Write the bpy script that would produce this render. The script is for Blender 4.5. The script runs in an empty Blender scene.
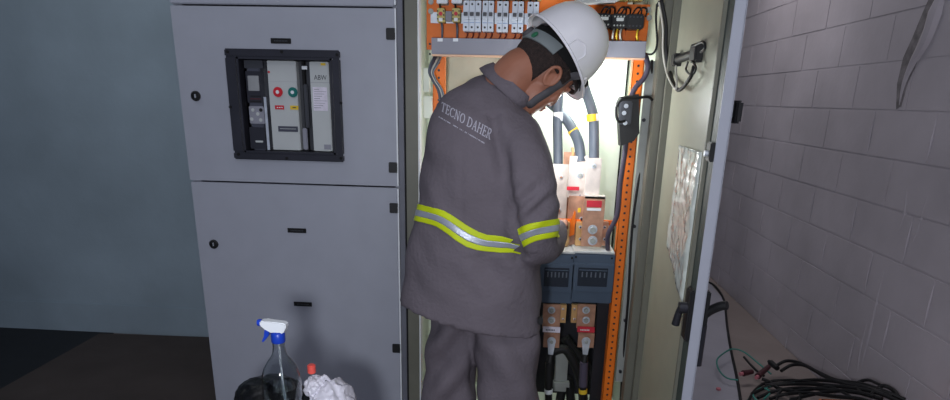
import bpy, bmesh, math, random
from mathutils import Vector, Matrix, noise
from mathutils.bvhtree import BVHTree
random.seed(7)
SC = bpy.context.scene; COL = SC.collection
# ------------------------------------------------------------------ camera
F_PX, CX, CY = 627.71, 475.0, 300.0
RW = Matrix(((0.99723601, -0.04218897, 0.06115913), (0.07112824, 0.30418673, -0.94995327), (0.02147375, 0.95167774, 0.30634679)))
CAM = Vector((0, -2.2, 1.43))
cd = bpy.data.cameras.new('camera'); cam = bpy.data.objects.new('camera', cd); COL.objects.link(cam)
cam.matrix_world = Matrix.Translation(CAM) @ RW.to_4x4()
cd.sensor_width = 36; cd.lens = F_PX / 950 * 36; cd.shift_y = (CY - 200) / 950; cd.clip_start = .02
SC.camera = cam
# ------------------------------------------------------------------ light and exposure
SC.view_settings.view_transform = 'Standard'; SC.view_settings.look = 'None'
SC.view_settings.exposure = 0.0; SC.view_settings.gamma = 1; SC.view_settings.use_curve_mapping = False
w = bpy.data.worlds.new('world'); SC.world = w; w.use_nodes = True
w.node_tree.nodes['Background'].inputs[0].default_value = (.62, .72, 1, 1)
w.node_tree.nodes['Background'].inputs[1].default_value = .34
def lamp(name, kind, loc, energy, color=(1, 1, 1), size=.3, size_y=None, target=None, spot=None):
    l = bpy.data.lights.new(name, kind); l.energy = energy; l.color = color
    if kind == 'AREA':
        l.size = size
        if size_y: l.shape = 'RECTANGLE'; l.size_y = size_y
    else: l.shadow_soft_size = size
    if spot: l.spot_size = math.radians(spot); l.spot_blend = .6
    o = bpy.data.objects.new(name, l); COL.objects.link(o); o.location = loc
    if target is not None: o.rotation_euler = (Vector(target) - Vector(loc)).to_track_quat('-Z', 'Y').to_euler()
    return o
lamp('room_light', 'AREA', (.2, -1.9, 2.9), 15, (.92, .93, 1), 1.8, 1.2, (.1, -1.2, 0))
lamp('far_wall_fill', 'AREA', (1.1, 2.2, 2.9), 17, (1, .96, .98), .6, 1.6, (1.3, 2.2, 0))  # added fill, brightens the far part of the right wall
lamp('left_wall_fill', 'AREA', (-1.9, -.5, 2.9), 9, (.90, .96, 1), .8, .8, (-1.7, 1.2, 1.9))  # added fill, lifts the left part of the back wall
lamp('phone_light', 'SPOT', (-.14, -2.2, 1.32), 58, (.90, .93, 1), .05, None, (.05, 0, 1.0), 125)
lamp('cabinet_lamp', 'AREA', (.22, .34, 1.60), 3.3, (.90, 1, .97), .16, .05, (.24, .46, 1.2))
lamp('copper_fill', 'POINT', (.10, .04, 1.22), 2.2, (.95, .98, 1), .03)  # added point light behind the sleeve, brightens the copper bars
lamp('cabinet_glow', 'POINT', (.20, -.06, 1.42), 3.4, (.95, .98, 1), .04)
# ------------------------------------------------------------------ helpers
def at(x, y, Y=None, Z=None, X=None):
    d = RW @ Vector((x - CX, -(y - CY), -F_PX))
    t = (Y - CAM.y) / d.y if Y is not None else ((Z - CAM.z) / d.z if Z is not None else (X - CAM.x) / d.x)
    return CAM + d * t
def proj(p):
    c = RW.transposed() @ (Vector(p) - CAM)
    return CX + F_PX * c.x / -c.z, CY - F_PX * c.y / -c.z
def lin(c):
    return tuple((v / 12.92 if v <= .04045 else ((v + .055) / 1.055) ** 2.4) for v in c)
MATS = {}
def mat(name, rgb, rough=.5, metal=0.0, var=.06, scale=12, bump=.0, bscale=60, trans=0, emis=0, coat=0, spec=.5, ior=1.45):
    if name in MATS: return MATS[name]
    m = bpy.data.materials.new(name); m.use_nodes = True; nt = m.node_tree; b = nt.nodes['Principled BSDF']
    c = lin([v / 255 for v in rgb])
    tc = nt.nodes.new('ShaderNodeTexCoord'); n = nt.nodes.new('ShaderNodeTexNoise'); n.inputs['Scale'].default_value = scale; n.inputs['Detail'].default_value = 4
    nt.links.new(tc.outputs['Object'], n.inputs['Vector'])
    r = nt.nodes.new('ShaderNodeValToRGB'); r.color_ramp.elements[0].position = .3; r.color_ramp.elements[1].position = .7
    r.color_ramp.elements[0].color = (*[max(0, v * (1 - var * 2)) for v in c], 1); r.color_ramp.elements[1].color = (*[min(1, v * (1 + var)) for v in c], 1)
    nt.links.new(n.outputs['Fac'], r.inputs['Fac']); nt.links.new(r.outputs['Color'], b.inputs['Base Color'])
    b.inputs['Roughness'].default_value = rough; b.inputs['Metallic'].default_value = metal
    b.inputs['Transmission Weight'].default_value = trans; b.inputs['Coat Weight'].default_value = coat
    b.inputs['Specular IOR Level'].default_value = spec; b.inputs['IOR'].default_value = ior
    if emis: b.inputs['Emission Color'].default_value = (*c, 1); b.inputs['Emission Strength'].default_value = emis
    if bump:
        n2 = nt.nodes.new('ShaderNodeTexNoise'); n2.inputs['Scale'].default_value = bscale; n2.inputs['Detail'].default_value = 6
        nt.links.new(tc.outputs['Object'], n2.inputs['Vector'])
        bp = nt.nodes.new('ShaderNodeBump'); bp.inputs['Strength'].default_value = bump; bp.inputs['Distance'].default_value = .01
        nt.links.new(n2.outputs['Fac'], bp.inputs['Height']); nt.links.new(bp.outputs['Normal'], b.inputs['Normal'])
    MATS[name] = m; return m
M = dict(postgrey=mat('post_grey', (104, 106, 116), .5),
 paint=mat('grey_paint', (160, 163, 174), .42, bump=.04, bscale=300, var=.02),
 paintback=mat('beige_back_paint', (186, 184, 166), .4),
 paintin=mat('beige_inner_paint', (160, 160, 142), .4, bump=.03, bscale=200, var=.03),
 cream=mat('cream_inner_paint', (226, 232, 218), .38, var=.02),
 frame=mat('dark_beige_frame', (108, 108, 97), .45, var=.04),
 dgreen=mat('dark_green_gasket', (62, 72, 68), .55),
 gap=mat('black_gap', (10, 10, 12), .8),
 black=mat('black_plastic', (20, 20, 22), .5),
 bezel=mat('bezel_plastic', (42, 42, 50), .3, var=.1),
 dgrey=mat('dark_grey_plastic', (58, 60, 66), .4),
 unit=mat('trip_unit_plastic', (72, 74, 86), .35),
 lgrey=mat('light_grey_plastic', (186, 190, 190), .4, var=.02),
 duct=mat('duct_grey', (140, 141, 152), .55, var=.02),
 orange=mat('orange_paint', (232, 116, 26), .45, var=.05, bump=.03),
 white=mat('white_plastic', (224, 228, 232), .4, var=.02),
 mcb=mat('breaker_white', (205, 212, 222), .4, var=.02),
 copper=mat('copper', (198, 152, 126), .35, .55, var=.15, scale=30),
 tinned=mat('tinned_copper', (222, 212, 204), .35, .4, var=.08, scale=30),
 brass=mat('brass', (226, 182, 124), .35, .5, var=.1),
 steel=mat('steel', (206, 212, 220), .35, .5, var=.1, scale=40),
 zinc=mat('zinc_plate', (160, 164, 160), .45, .2, var=.05),
 bluegrey=mat('blue_grey_plastic', (66, 80, 98), .42, var=.04),
 bluedark=mat('dark_window', (38, 44, 54), .25),
 red=mat('red', (205, 32, 48), .4), green=mat('green', (10, 110, 104), .4), yellow=mat('yellow', (226, 190, 50), .5),
 redlab=mat('red_label', (196, 40, 58), .5), ystick=mat('yellow_terminal', (198, 184, 110), .5, var=.12, scale=80),
 cable=mat('grey_cable', (86, 94, 106), .5, var=.08), bcable=mat('black_cable', (15, 15, 17), .6),
 pcable=mat('purple_grey_cable', (74, 68, 84), .5), wcable=mat('white_wire', (190, 188, 178), .6),
 jacket=mat('jacket_cloth', (110, 103, 110), .9, bump=.35, bscale=90, var=.05, scale=9, spec=.2),
 trousers=mat('trouser_cloth', (108, 101, 108), .9, bump=.35, bscale=90, var=.05, scale=9, spec=.2),
 hivis=mat('hivis_yellow', (205, 222, 22), .6, bump=.1, bscale=250), refl=mat('reflective_silver', (172, 178, 190), .35, .3, bump=.1, bscale=250),
 print=mat('grey_print', (186, 184, 196), .6),
 skin=mat('skin', (160, 106, 84), .5, var=.07, scale=14, bump=.06, bscale=150), hair=mat('hair', (48, 36, 33), .8, var=.25, scale=120, bump=.7, bscale=220),
 lips=mat('lips', (170, 80, 74), .5), helmet=mat('helmet_white', (232, 231, 236), .33, var=.015, coat=.2), strap=mat('strap_grey', (82, 80, 84), .8),
 band=mat('band_grey', (128, 136, 138), .6), pad=mat('green_pad', (48, 118, 84), .6), boot=mat('boot_leather', (30, 27, 25), .45),
 paper=mat('paper', (222, 216, 230), .7, var=.06, scale=60), lcd=mat('lcd_glass', (150, 152, 154), .25),
 bluecap=mat('blue_plastic', (24, 62, 178), .35), water=mat('clear_water', (226, 238, 238), .03, trans=1, ior=1.33, var=0),
 glass=mat('clear_plastic_bottle', (232, 236, 238), .06, trans=1, ior=1.35, var=0), bag=mat('white_bag_film', (198, 196, 206), .38, bump=.2, bscale=40),
 bbag=mat('black_bag_film', (14, 14, 16), .35, bump=.4, bscale=40), film=mat('clear_film', (225, 228, 225), .12, trans=.75, ior=1.3, bump=.9, bscale=22, var=.03),
 teal=mat('teal_wire', (60, 136, 124), .45), conn=mat('maroon_connector', (74, 36, 42), .5), pink=mat('pink_plastic', (200, 120, 130), .5),
 cardboard=mat('brown_sheet', (84, 74, 70), .85, var=.1, scale=3, bump=.1, bscale=30), crate=mat('orange_crate', (196, 118, 70), .5),
 dark=mat('dark_steel', (50, 50, 56), .4, .4))
class MB:
    def __init__(s): s.bm = bmesh.new()
    def box(s, a, b, bev=0.0, rot=None):
        a = Vector(a); b = Vector(b); c = (a + b) / 2; d = b - a
        bm = bmesh.new(); bmesh.ops.create_cube(bm, size=1)
        for v in bm.verts: v.co = Vector((v.co.x * abs(d.x), v.co.y * abs(d.y), v.co.z * abs(d.z)))
        if bev: bmesh.ops.bevel(bm, geom=bm.edges[:], offset=min(bev, min(abs(d.x), abs(d.y), abs(d.z)) * .45), segments=2, affect='EDGES')
        for v in bm.verts: v.co = (rot @ v.co if rot else v.co) + c
        s.merge(bm); return s
    def merge(s, bm):
        me = bpy.data.meshes.new('t'); bm.to_mesh(me); bm.free(); s.bm.from_mesh(me); bpy.data.meshes.remove(me)
    def cyl(s, p, q, r, r2=None, n=20, bev=0.0):
        p = Vector(p); q = Vector(q); d = q - p; bm = bmesh.new()
        bmesh.ops.create_cone(bm, cap_ends=True, segments=n, radius1=r, radius2=r if r2 is None else r2, depth=d.length)
        if bev:
            es = [e for e in bm.edges if abs(e.verts[0].co.z - e.verts[1].co.z) < 1e-6 and len(e.link_faces) == 2 and any(len(f.verts) > 4 for f in e.link_faces)]
            bmesh.ops.bevel(bm, geom=es, offset=bev, segments=2, affect='EDGES')
        mt = Matrix.Translation((p + q) / 2) @ d.to_track_quat('Z', 'Y').to_matrix().to_4x4()
        bmesh.ops.transform(bm, matrix=mt, verts=bm.verts); s.merge(bm); return s
    def sph(s, c, r, mtx=None, n=20):
        bm = bmesh.new(); bmesh.ops.create_uvsphere(bm, u_segments=n, v_segments=max(8, n * 2 // 3), radius=1)
        if not hasattr(r, '__len__'): r = (r, r, r)
        for v in bm.verts:
            k = Vector((v.co.x * r[0], v.co.y * r[1], v.co.z * r[2])); v.co = (mtx @ k if mtx else k) + Vector(c)
        s.merge(bm); return s
    def tube(s, pts, r, n=10, smooth=True, cap=True, sub=5):
        P = [Vector(p) for p in pts]; R = list(r) if hasattr(r, '__len__') else [r] * len(P)
        if smooth and len(P) > 2:
            Q = []; RR = []
            for i in range(len(P) - 1):
                p0 = P[max(0, i - 1)]; p1 = P[i]; p2 = P[i + 1]; p3 = P[min(len(P) - 1, i + 2)]
                for k in range(sub):
                    t = k / sub
                    Q.append(.5 * ((2 * p1) + (p2 - p0) * t + (2 * p0 - 5 * p1 + 4 * p2 - p3) * t * t + (3 * p1 - p0 - 3 * p2 + p3) * t ** 3)); RR.append(R[i] * (1 - t) + R[i + 1] * t)
            Q.append(P[-1]); RR.append(R[-1]); P, R = Q, RR
        rings = []; up = None
        for i, p in enumerate(P):
            t = (P[min(i + 1, len(P) - 1)] - P[max(0, i - 1)]).normalized()
            if up is None: up = t.orthogonal().normalized()
            up = (up - t * up.dot(t)).normalized(); sd = t.cross(up)
            rings.append([s.bm.verts.new(p + (up * math.cos(a) + sd * math.sin(a)) * R[i]) for a in [2 * math.pi * k / n for k in range(n)]])
        for A, B in zip(rings, rings[1:]):
            for k in range(n): s.bm.faces.new((A[k], A[(k + 1) % n], B[(k + 1) % n], B[k]))
        if cap: s.bm.faces.new(rings[0][::-1]); s.bm.faces.new(rings[-1])
        return s
    def rings(s, R, cap0=False, cap1=False):
        V = [[s.bm.verts.new(p) for p in r] for r in R]; n = len(V[0])
        for A, B in zip(V, V[1:]):
            for k in range(n): s.bm.faces.new((A[k], A[(k + 1) % n], B[(k + 1) % n], B[k]))
        if cap0: s.bm.faces.new(V[0][::-1])
        if cap1: s.bm.faces.new(V[-1])
        return s
    def lathe(s, c, prof, n=36, axis=None):
        c = Vector(c); ax = axis or Matrix.Identity(3)
        return s.rings([[c + ax @ Vector((r * math.cos(2 * math.pi * k / n), r * math.sin(2 * math.pi * k / n), z)) for k in range(n)] for r, z in prof], True, True)
    def prism(s, poly, d):
        d = Vector(d); A = [s.bm.verts.new(Vector(p)) for p in poly]; B = [s.bm.verts.new(Vector(p) + d) for p in poly]; n = len(A)
        s.bm.faces.new(A[::-1]); s.bm.faces.new(B)
        for k in range(n): s.bm.faces.new((A[k], A[(k + 1) % n], B[(k + 1) % n], B[k]))
        return s
    def build(s, name, m, parent=None, smooth=False):
        bmesh.ops.recalc_face_normals(s.bm, faces=s.bm.faces)
        me = bpy.data.meshes.new(name); s.bm.to_mesh(me); s.bm.free(); me.materials.append(m)
        if smooth:
            for p in me.polygons: p.use_smooth = True
            try: me.set_sharp_from_angle(angle=math.radians(40))
            except Exception: pass
        o = bpy.data.objects.new(name, me); COL.objects.link(o)
        if parent is not None: adopt(o, parent)
        return o
def wm(o):
    m = Matrix.Translation(o.location)
    return (wm(o.parent) @ m) if o.parent else m
def adopt(o, parent):          # geometry is written in world space; keep it there under the parent
    o.parent = parent; o.location = -wm(parent).translation
def tag(o, label, cat, group=None, kind=None):
    if label: o['label'] = label
    if cat: o['category'] = cat
    if group: o['group'] = group
    if kind: o['kind'] = kind
    return o
def thing(name, label, cat, loc=(0, 0, 0), group=None):
    o = bpy.data.objects.new(name, None); COL.objects.link(o); o.location = loc; o.empty_display_size = .05
    return tag(o, label, cat, group)
def struct(o): o['kind'] = 'structure'; return o
def copy_tree(o, parent=None):
    c = o.copy(); COL.objects.link(c)
    if parent is not None: c.parent = parent
    for ch in list(o.children): copy_tree(ch, c)
    return c
def B(name, m, parent, a, b, bev=0.0): return MB().box(a, b, bev).build(name, M[m], parent, bev > 0)
def quad(x0, y0, x1, y1, Y, thick):    # an upright box whose front face, at depth Y, spans these points of the cabinet front
    p = at(x0, y0, Y=Y); q = at(x1, y1, Y=Y)
    return (min(p.x, q.x), Y, min(p.z, q.z)), (max(p.x, q.x), Y + thick, max(p.z, q.z))
# ------------------------------------------------------------------ room
WX = 1.69
def wallmat(name, base, blocks):
    m = bpy.data.materials.new(name); m.use_nodes = True; nt = m.node_tree; b = nt.nodes['Principled BSDF']; L = nt.links
    tc = nt.nodes.new('ShaderNodeTexCoord'); mp = nt.nodes.new('ShaderNodeMapping'); L.new(tc.outputs['Object'], mp.inputs[0])
    n = nt.nodes.new('ShaderNodeTexNoise'); n.inputs['Scale'].default_value = 1.6; n.inputs['Detail'].default_value = 8; L.new(tc.outputs['Object'], n.inputs['Vector'])
    rp = nt.nodes.new('ShaderNodeValToRGB'); c = lin([v / 255 for v in base])
    rp.color_ramp.elements[0].position = .32; rp.color_ramp.elements[1].position = .68
    rp.color_ramp.elements[0].color = (*[v * .8 for v in c], 1); rp.color_ramp.elements[1].color = (*[v * 1.08 for v in c], 1)
    L.new(n.outputs['Fac'], rp.inputs['Fac']); b.inputs['Roughness'].default_value = .62
    n2 = nt.nodes.new('ShaderNodeTexNoise'); n2.inputs['Scale'].default_value = 35; n2.inputs['Detail'].default_value = 5; L.new(tc.outputs['Object'], n2.inputs['Vector'])
    bp = nt.nodes.new('ShaderNodeBump'); bp.inputs['Strength'].default_value = .12; bp.inputs['Distance'].default_value = .01; L.new(n2.outputs['Fac'], bp.inputs['Height'])
    L.new(rp.outputs['Color'], b.inputs['Base Color']); L.new(bp.outputs['Normal'], b.inputs['Normal'])
    return m
MW = wallmat('painted_blocks', (196, 188, 194), True)
# right wall: real painted blocks with shallow joints
wr = MB(); wr.box((WX + .0028, -4.2, 0), (WX + .16, 4.6, 3.0))
H = .2125; z0 = 1.415 - 7 * H
for r in range(-1, 15):
    za = z0 + r * H; zb = za + H
    za_, zb_ = max(.004, za), min(2.995, zb)
    if zb_ - za_ < .02: continue
    yy = -4.2 + (.235 if r % 2 else 0) + .09
    y = yy - .47
    while y < 4.6:
        a = max(-4.195, y); bb = min(4.595, y + .47)
        if bb - a > .04:
            j = random.uniform(-.0009, .0009)
            g = .0018 if not (r in (3,) and random.random() < .7) else .0005
            wr.box((WX + j, a + g, za_ + .0018), (WX + .02, bb - g, zb_ - .0018), .0035)
        y += .47
# blisters in the old paint
def ridge(pts, ws):
    for k in range(len(pts) - 1):
        pass
    wr.tube([at(x, y, X=WX + .004) for x, y in pts], ws, n=8)
ridge([(943, -6), (938, 12), (928, 40), (915, 62), (905, 85), (900, 108)], [.018, .036, .03, .022, .014, .004])
ridge([(930, 15), (922, 40), (910, 62)], [.004, .012, .003])
ridge([(914, 170), (908, 190), (905, 215), (896, 240)], [.003, .006, .008, .003])
ridge([(936, 180), (926, 205), (917, 235), (905, 255)], [.003, .006, .006, .003])
ridge([(888, 262), (880, 290), (871, 330), (862, 366)], [.003, .007, .010, .006])
ridge([(869, 318), (862, 345), (858, 372)], [.003, .008, .006])
for r in range(0, 7):
    za = z0 + r * H; y = -4.2 + (.235 if r % 2 else 0) + .09
    while y < 3.4:
        if y > -.6 and random.random() < .6: wr.tube([(WX, y, za + .012), (WX - .003, y + random.uniform(-.004, .004), za + H * .5), (WX, y, za + H - .015)], [.002, .0055, .002], n=8)
        y += .47
struct(wr.build('wall_right', MW, smooth=True))
shd = MB()  # dark patch that paints in the shade inside the lifted paint flap
def flap_shade(pts):
    Q = [at(x, y, X=WX - .0015) for x, y in pts]; shd.prism(Q, (.0025, 0, 0))
flap_shade([(930, -4), (922, 14), (913, 36), (903, 58), (897, 84), (896, 109), (901, 106), (907, 84), (917, 62), (928, 40), (936, 14), (941, -4)])


struct(shd.build('flap_shade_patch', mat('painted_flap_shade', (134, 128, 130), .9, var=.2, scale=25)))
MP = wallmat('smooth_partition', (166, 182, 192), False)
wb = MB(); wb.box((-4.0, 1.27, 0), (.1, 1.37, 3.0)); wb.box((.0, 1.37, 0), (.1, 4.6, 3.0)); struct(wb.build('wall_back', MP))
struct(B('wall_rear', 'paint', None, (.1, 4.6, 0), (WX + .16, 4.72, 3.0)))
struct(MB().box((-4.1, -4.2, 0), (-4.0, 1.37, 3.0)).build('wall_left', MP))
struct(MB().box((-3.2, 1.258, 0), (-1.0, 1.27, .185), .003).build('baseboard_back', MP, smooth=True))
fl = wallmat('concrete_floor', (146, 134, 130), False); fl.node_tree.nodes['Principled BSDF'].inputs['Roughness'].default_value = .7
struct(MB().box((-4.1, -4.2, -.1), (WX + .16, 4.72, 0)).build('floor', fl))
struct(B('ceiling', 'paint', None, (-4.1, -4.2, 3.0), (WX + .16, 4.72, 3.1)))
# pale screed strip in front of the dirty wall edge
ps = MB(); ps.prism([(.62, -1.6, .001), (1.02, -1.6, .001), (1.09, .2, .001), (1.17, .77, .001), (1.37, 1.63, .001), (1.60, 2.5, .001), (1.64, 3.2, .001), (.62, 3.2, .001)], (0, 0, .006))
struct(ps.build('trim_1', mat('pale_screed', (164, 162, 172), .6, var=.05, scale=4, bump=.1)))
struct(MB().prism([(-3.99, -4.0, .0), (-2.45, -4.0, .0), (-2.45, 1.27, .0), (-3.99, 1.27, .0)], (0, 0, .004)).build('trim_2', mat('dark_floor_zone', (40, 42, 46), .7)))  # darker toned floor area left of the brown sheet
cb = MB(); cb.prism([(-2.49, -.9, .001), (-1.16, -.9, .001), (-1.16, 1.25, .001), (-2.50, 1.20, .001)], (0, 0, .018))
tag(cb.build('floor_sheet', M['cardboard']), 'large dark brown sheet lying flat on the floor left of the cabinet', 'floor mat')
# ------------------------------------------------------------------ closed cabinet
XL, XR = -1.176, -.425
sc_ = thing('switchgear_cabinet', 'closed grey metal switchgear cabinet with breaker window at the left', 'cabinet', (-.8, .4, 0))
body = MB(); body.box((XL, .03, .10), (XL + .003, .82, 2.12)).box((XR + .022, .03, .1), (XR + .03, .82, 2.12)).box((XL, .80, .1), (XR + .03, .82, 2.12)).box((XL, .03, 2.1), (XR + .03, .82, 2.12)).box((XL, .03, .1), (XR + .03, .82, .12))
body.box((XL, .022, .1), (XL + .03, .035, 2.12)).box((XR - .01, .022, .1), (XR + .018, .035, 2.12)); body.build('cabinet_body', M['paint'], sc_)
B('plinth', 'dark', sc_, (XL + .01, .04, 0), (XR + .02, .8, .10))
def pix(x, y): p = at(x, y, Y=0); return p.x, p.z
def door(z1, z2, cut=None):
    m = MB(); e = .003
    if cut is None: m.box((XL, 0, z1 + e), (XR, .022, z2 - e), .003)
    else:
        (a, b, c, d) = cut
        m.box((XL, 0, z1 + e), (a, .022, z2 - e)); m.box((b, 0, z1 + e), (XR, .022, z2 - e)); m.box((a, 0, z1 + e), (b, .022, c)); m.box((a, 0, d), (b, .022, z2 - e))
    return m.build('door', M['paint'], sc_, cut is None)
cx0, cz1 = pix(237.5, 57); cx1, cz0 = pix(336.5, 154.5)
d_top = door(1.703, 2.11); d_up = door(1.125, 1.703, (cx0, cx1, cz0, cz1)); d_lo = door(.11, 1.125)
# window bezel
o0x, o1z = pix(225, 48.5); o1x, o0z = pix(345, 162)
bz = MB(); t = .012
bz.box((o0x, -t, cz1), (o1x, 0, o1z), .004).box((o0x, -t, o0z), (o1x, 0, cz0), .004).box((o0x, -t, cz0), (cx0, 0, cz1), .004).box((cx1, -t, cz0), (o1x, 0, cz1), .004)
bz.box((cx0, -t, cz0), (cx0 + .006, .03, cz1)).box((cx1 - .006, -t, cz0), (cx1, .03, cz1)).box((cx0, -t, cz1 - .006), (cx1, .03, cz1)).box((cx0, -t, cz0), (cx1, .03, cz0 + .006))
bzo = bz.build('window_bezel', M['bezel'], d_up, True)
for (x, y) in ((232, 107), (342, 103), (283, 52), (288, 158), (229, 52), (338, 55), (240, 154), (342, 158)):
    a, c = pix(x, y); MB().cyl((a, -t, c), (a, -t - .003, c), .005, n=12).build('screw', M['gap'], bzo)
def lock(x, y, par):
    a, c = pix(x, y); o = MB().lathe((0, 0, 0), [(.017, 0), (.017, .004), (.013, .008), (.010, .008), (.009, .003)], 28, Matrix.Rotation(math.pi / 2, 3, 'X')).build('door_lock', M['black'], None, True)
    o.data.transform(Matrix.Translation((a, 0, c))); adopt(o, par)
    k = MB().box((a - .0015, -.008, c - .006), (a + .0015, -.002, c + .006)).build('lock_key_slot', M['steel'], o); return o
lock(196, 96, d_up); lock(214, 244, d_lo)
for (x, y, p) in ((281, 41, d_up), (297, 230.5, d_lo), (303, 304, d_lo)):
    a, c = pix(x, y); o = MB().box((a - .0345, -.003, c - .0085), (a + .0345, 0, c + .0085), .001).build('nameplate', M['gap'], p)
    k = MB()
    for i in range(-4, 5): k.box((a + i * .0052 - .0016, -.0035, c - .002), (a + i * .0052 + .0016, -.003, c + .002))
    k.build('nameplate_marks', M['dgrey'], o)
for (y, p) in ((34, d_up), (167.5, d_up), (208, d_lo), (348, d_lo), (300, d_lo)):
    if y == 300: continue
    a, c = pix(394, y); MB().box((XR - .028, -.006, c - .018), (XR + .004, 0, c + .018), .002).build('hinge_cover', M['black'], p)
# thin bright door return and the corner strip between the two cabinets
edge = MB(); edge.box((XR + .001, -.004, .11), (XR + .006, .02, 1.12)).box((XR + .001, -.004, 1.13), (XR + .006, .02, 1.70)).box((XR + .001, -.004, 1.71), (XR + .006, .02, 2.1)); edge.build('door_edge_strip', M['white'], sc_)
# ------------------------------------------------------------------ breaker behind the window
cbk = thing('air_circuit_breaker', 'grey air circuit breaker with red and green push buttons in the door window', 'circuit breaker', ((cx0 + cx1) / 2, .3, cz0))
FY = .012
def rect(name, m, par, x0, y0, x1, y1, Y, th, bev=0.0):
    a, b = quad(x0, y0, x1, y1, Y, th); return MB().box(a, b, bev).build(name, M[m], par, bev > 0)
bx = MB(); bx.box((cx0 + .008, FY + .03, cz0 + .008), (cx1 - .008, .38, cz1 - .008), .004); bx.build('housing', M['dgrey'], cbk, True)
tu = rect('trip_unit', 'unit', cbk, 246, 60, 266, 150.5, FY, .03, .003)
rect('unit_upper_frame', 'bezel', tu, 245, 71, 262, 103, FY - .003, .004, .001)
rect('display', 'lcd', tu, 247.2, 75.5, 259.5, 91, FY - .005, .003, .001)
kp = rect('keypad', 'duct', tu, 248.5, 106, 265, 124, FY - .004, .004, .002)
for k, (x, y) in enumerate(((253, 110), (261, 110), (252, 119), (258, 114), (261, 120))):
    p = at(x, y, Y=FY - .004); MB().cyl(p, p + Vector((0, -.003, 0)), .006, n=16, bev=.001).build('key', M['lgrey' if k != 1 else 'black'], kp, True)
rect('unit_lower_cover', 'bezel', tu, 249, 127, 266, 149, FY - .004, .004, .001)
rect('small_label', 'lgrey', tu, 255.5, 140.5, 263, 142.5, FY - .006, .002)
for i in range(3): rect('unit_button', 'black' if i != 1 else 'conn', tu, 250 + 0, 95.5 + i * 2.6, 261, 97 + i * 2.6, FY - .005, .002)
for y0, y1 in ((60, 68),): rect('unit_top_plate', 'dgrey', tu, 243.5, 60, 263, 68.5, FY - .002, .004, .001)
fp = MB(); a, b = quad(266.5, 60.5, 301, 150.5, FY, .03); fp.box(a, b, .002)
fpo = fp.build('front_plate', M['lgrey'], cbk, True)
rect('plate_seam', 'duct', fpo, 268, 81.2, 300, 82, FY - .0006, .002)
a, b = quad(309, 61.5, 332.5, 151.5, FY, .03); fr = MB().box(a, b, .002).build('side_plate', M['lgrey'], cbk, True)
rect('plate_seam', 'duct', fr, 310, 82.2, 332, 83, FY - .0006, .002)
sl = rect('charging_slot', 'gap', cbk, 301.2, 61, 309, 151, FY + .012, .02)
rect('slot_white_clip', 'white', sl, 301.5, 66, 307, 69.5, FY + .006, .008, .001)
rect('charging_lever', 'dgrey', sl, 303, 84, 309.5, 128, FY + .002, .012, .003)
rect('charging_lever_foot', 'duct', sl, 302, 128, 308, 150, FY + .008, .008, .003)
rect('steel_trim', 'steel', tu, 266, 97, 267.6, 150, FY - .004, .004)
for nm, mt_, x, y in (('off_button', 'red', 278.3, 92), ('on_button', 'green', 293.2, 92.3)):
    p = at(x, y, Y=FY); o = MB().cyl(p, p + Vector((0, -.008, 0)), .0165, n=28, bev=.003).build(nm, M[mt_], cbk, True)
    MB().cyl(p + Vector((0, -.008, 0)), p + Vector((0, -.0095, 0)), .006, n=16).build('button_mark', M['white'], o)
p = at(269, 72, Y=FY); MB().cyl(p, p + Vector((0, -.003, 0)), .0035, n=12).build('indicator', M['red'], cbk)
o = rect('status_flag', 'red', cbk, 274.8, 105.3, 284, 109.5, FY - .002, .002)
for i in range(3): rect('flag_mark', 'white', o, 276.8 + i * 2.2, 107, 278.2 + i * 2.2, 108, FY - .0028, .001)
o = rect('charge_flag', 'yellow', cbk, 290, 105.5, 298.5, 109.8, FY - .002, .002); rect('flag_mark', 'dgrey', o, 292.5, 107, 296, 108, FY - .0028, .001)
o = rect('name_strip', 'unit', cbk, 278, 126, 298, 132, FY - .002, .002)
rect('strip_line', 'lgrey', o, 280, 128.4, 296, 129.3, FY - .0026, .001)
o = rect('rating_label', 'paper', cbk, 312.5, 87, 328, 111, FY - .0015, .0015)
for i in range(9): rect('print_line', 'duct', o, 314, 89 + i * 2.3, 319 + (i * 7 % 9), 89.7 + i * 2.3, FY - .0022, .0008)
rect('corner_mark', 'duct', cbk, 324, 144.5, 331, 149.5, FY - .001, .001); rect('yellow_tag', 'yellow', cbk, 320.5, 63, 325.5, 65.5, FY - .001, .001)
def text(s, name, m, fontsize=1.0):
    cu = bpy.data.curves.new(name, 'FONT'); cu.body = s; cu.size = fontsize; cu.resolution_u = 3
    o = bpy.data.objects.new(name, cu); COL.objects.link(o)
    dg = bpy.context.evaluated_depsgraph_get(); me = bpy.data.meshes.new_from_object(o.evaluated_get(dg))
    bpy.data.objects.remove(o); me.materials.clear(); me.materials.append(M[m]); return me
def bbox(me):
    xs = [v.co.x for v in me.vertices]; ys = [v.co.y for v in me.vertices]; return min(xs), max(xs), min(ys), max(ys)
me = text('ABW', 'maker_mark', 'dgrey'); x0, x1, y0, y1 = bbox(me); p = at(314, 79.8, Y=FY - .001); q = at(326.5, 75.2, Y=FY - .001)
for v in me.vertices: v.co = Vector((p.x + (v.co.x - x0) / (x1 - x0) * (q.x - p.x), FY - .001, p.z + (v.co.y - y0) / (y1 - y0) * (q.z - p.z)))
o = bpy.data.objects.new('maker_mark', me); COL.objects.link(o); adopt(o, cbk)
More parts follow.
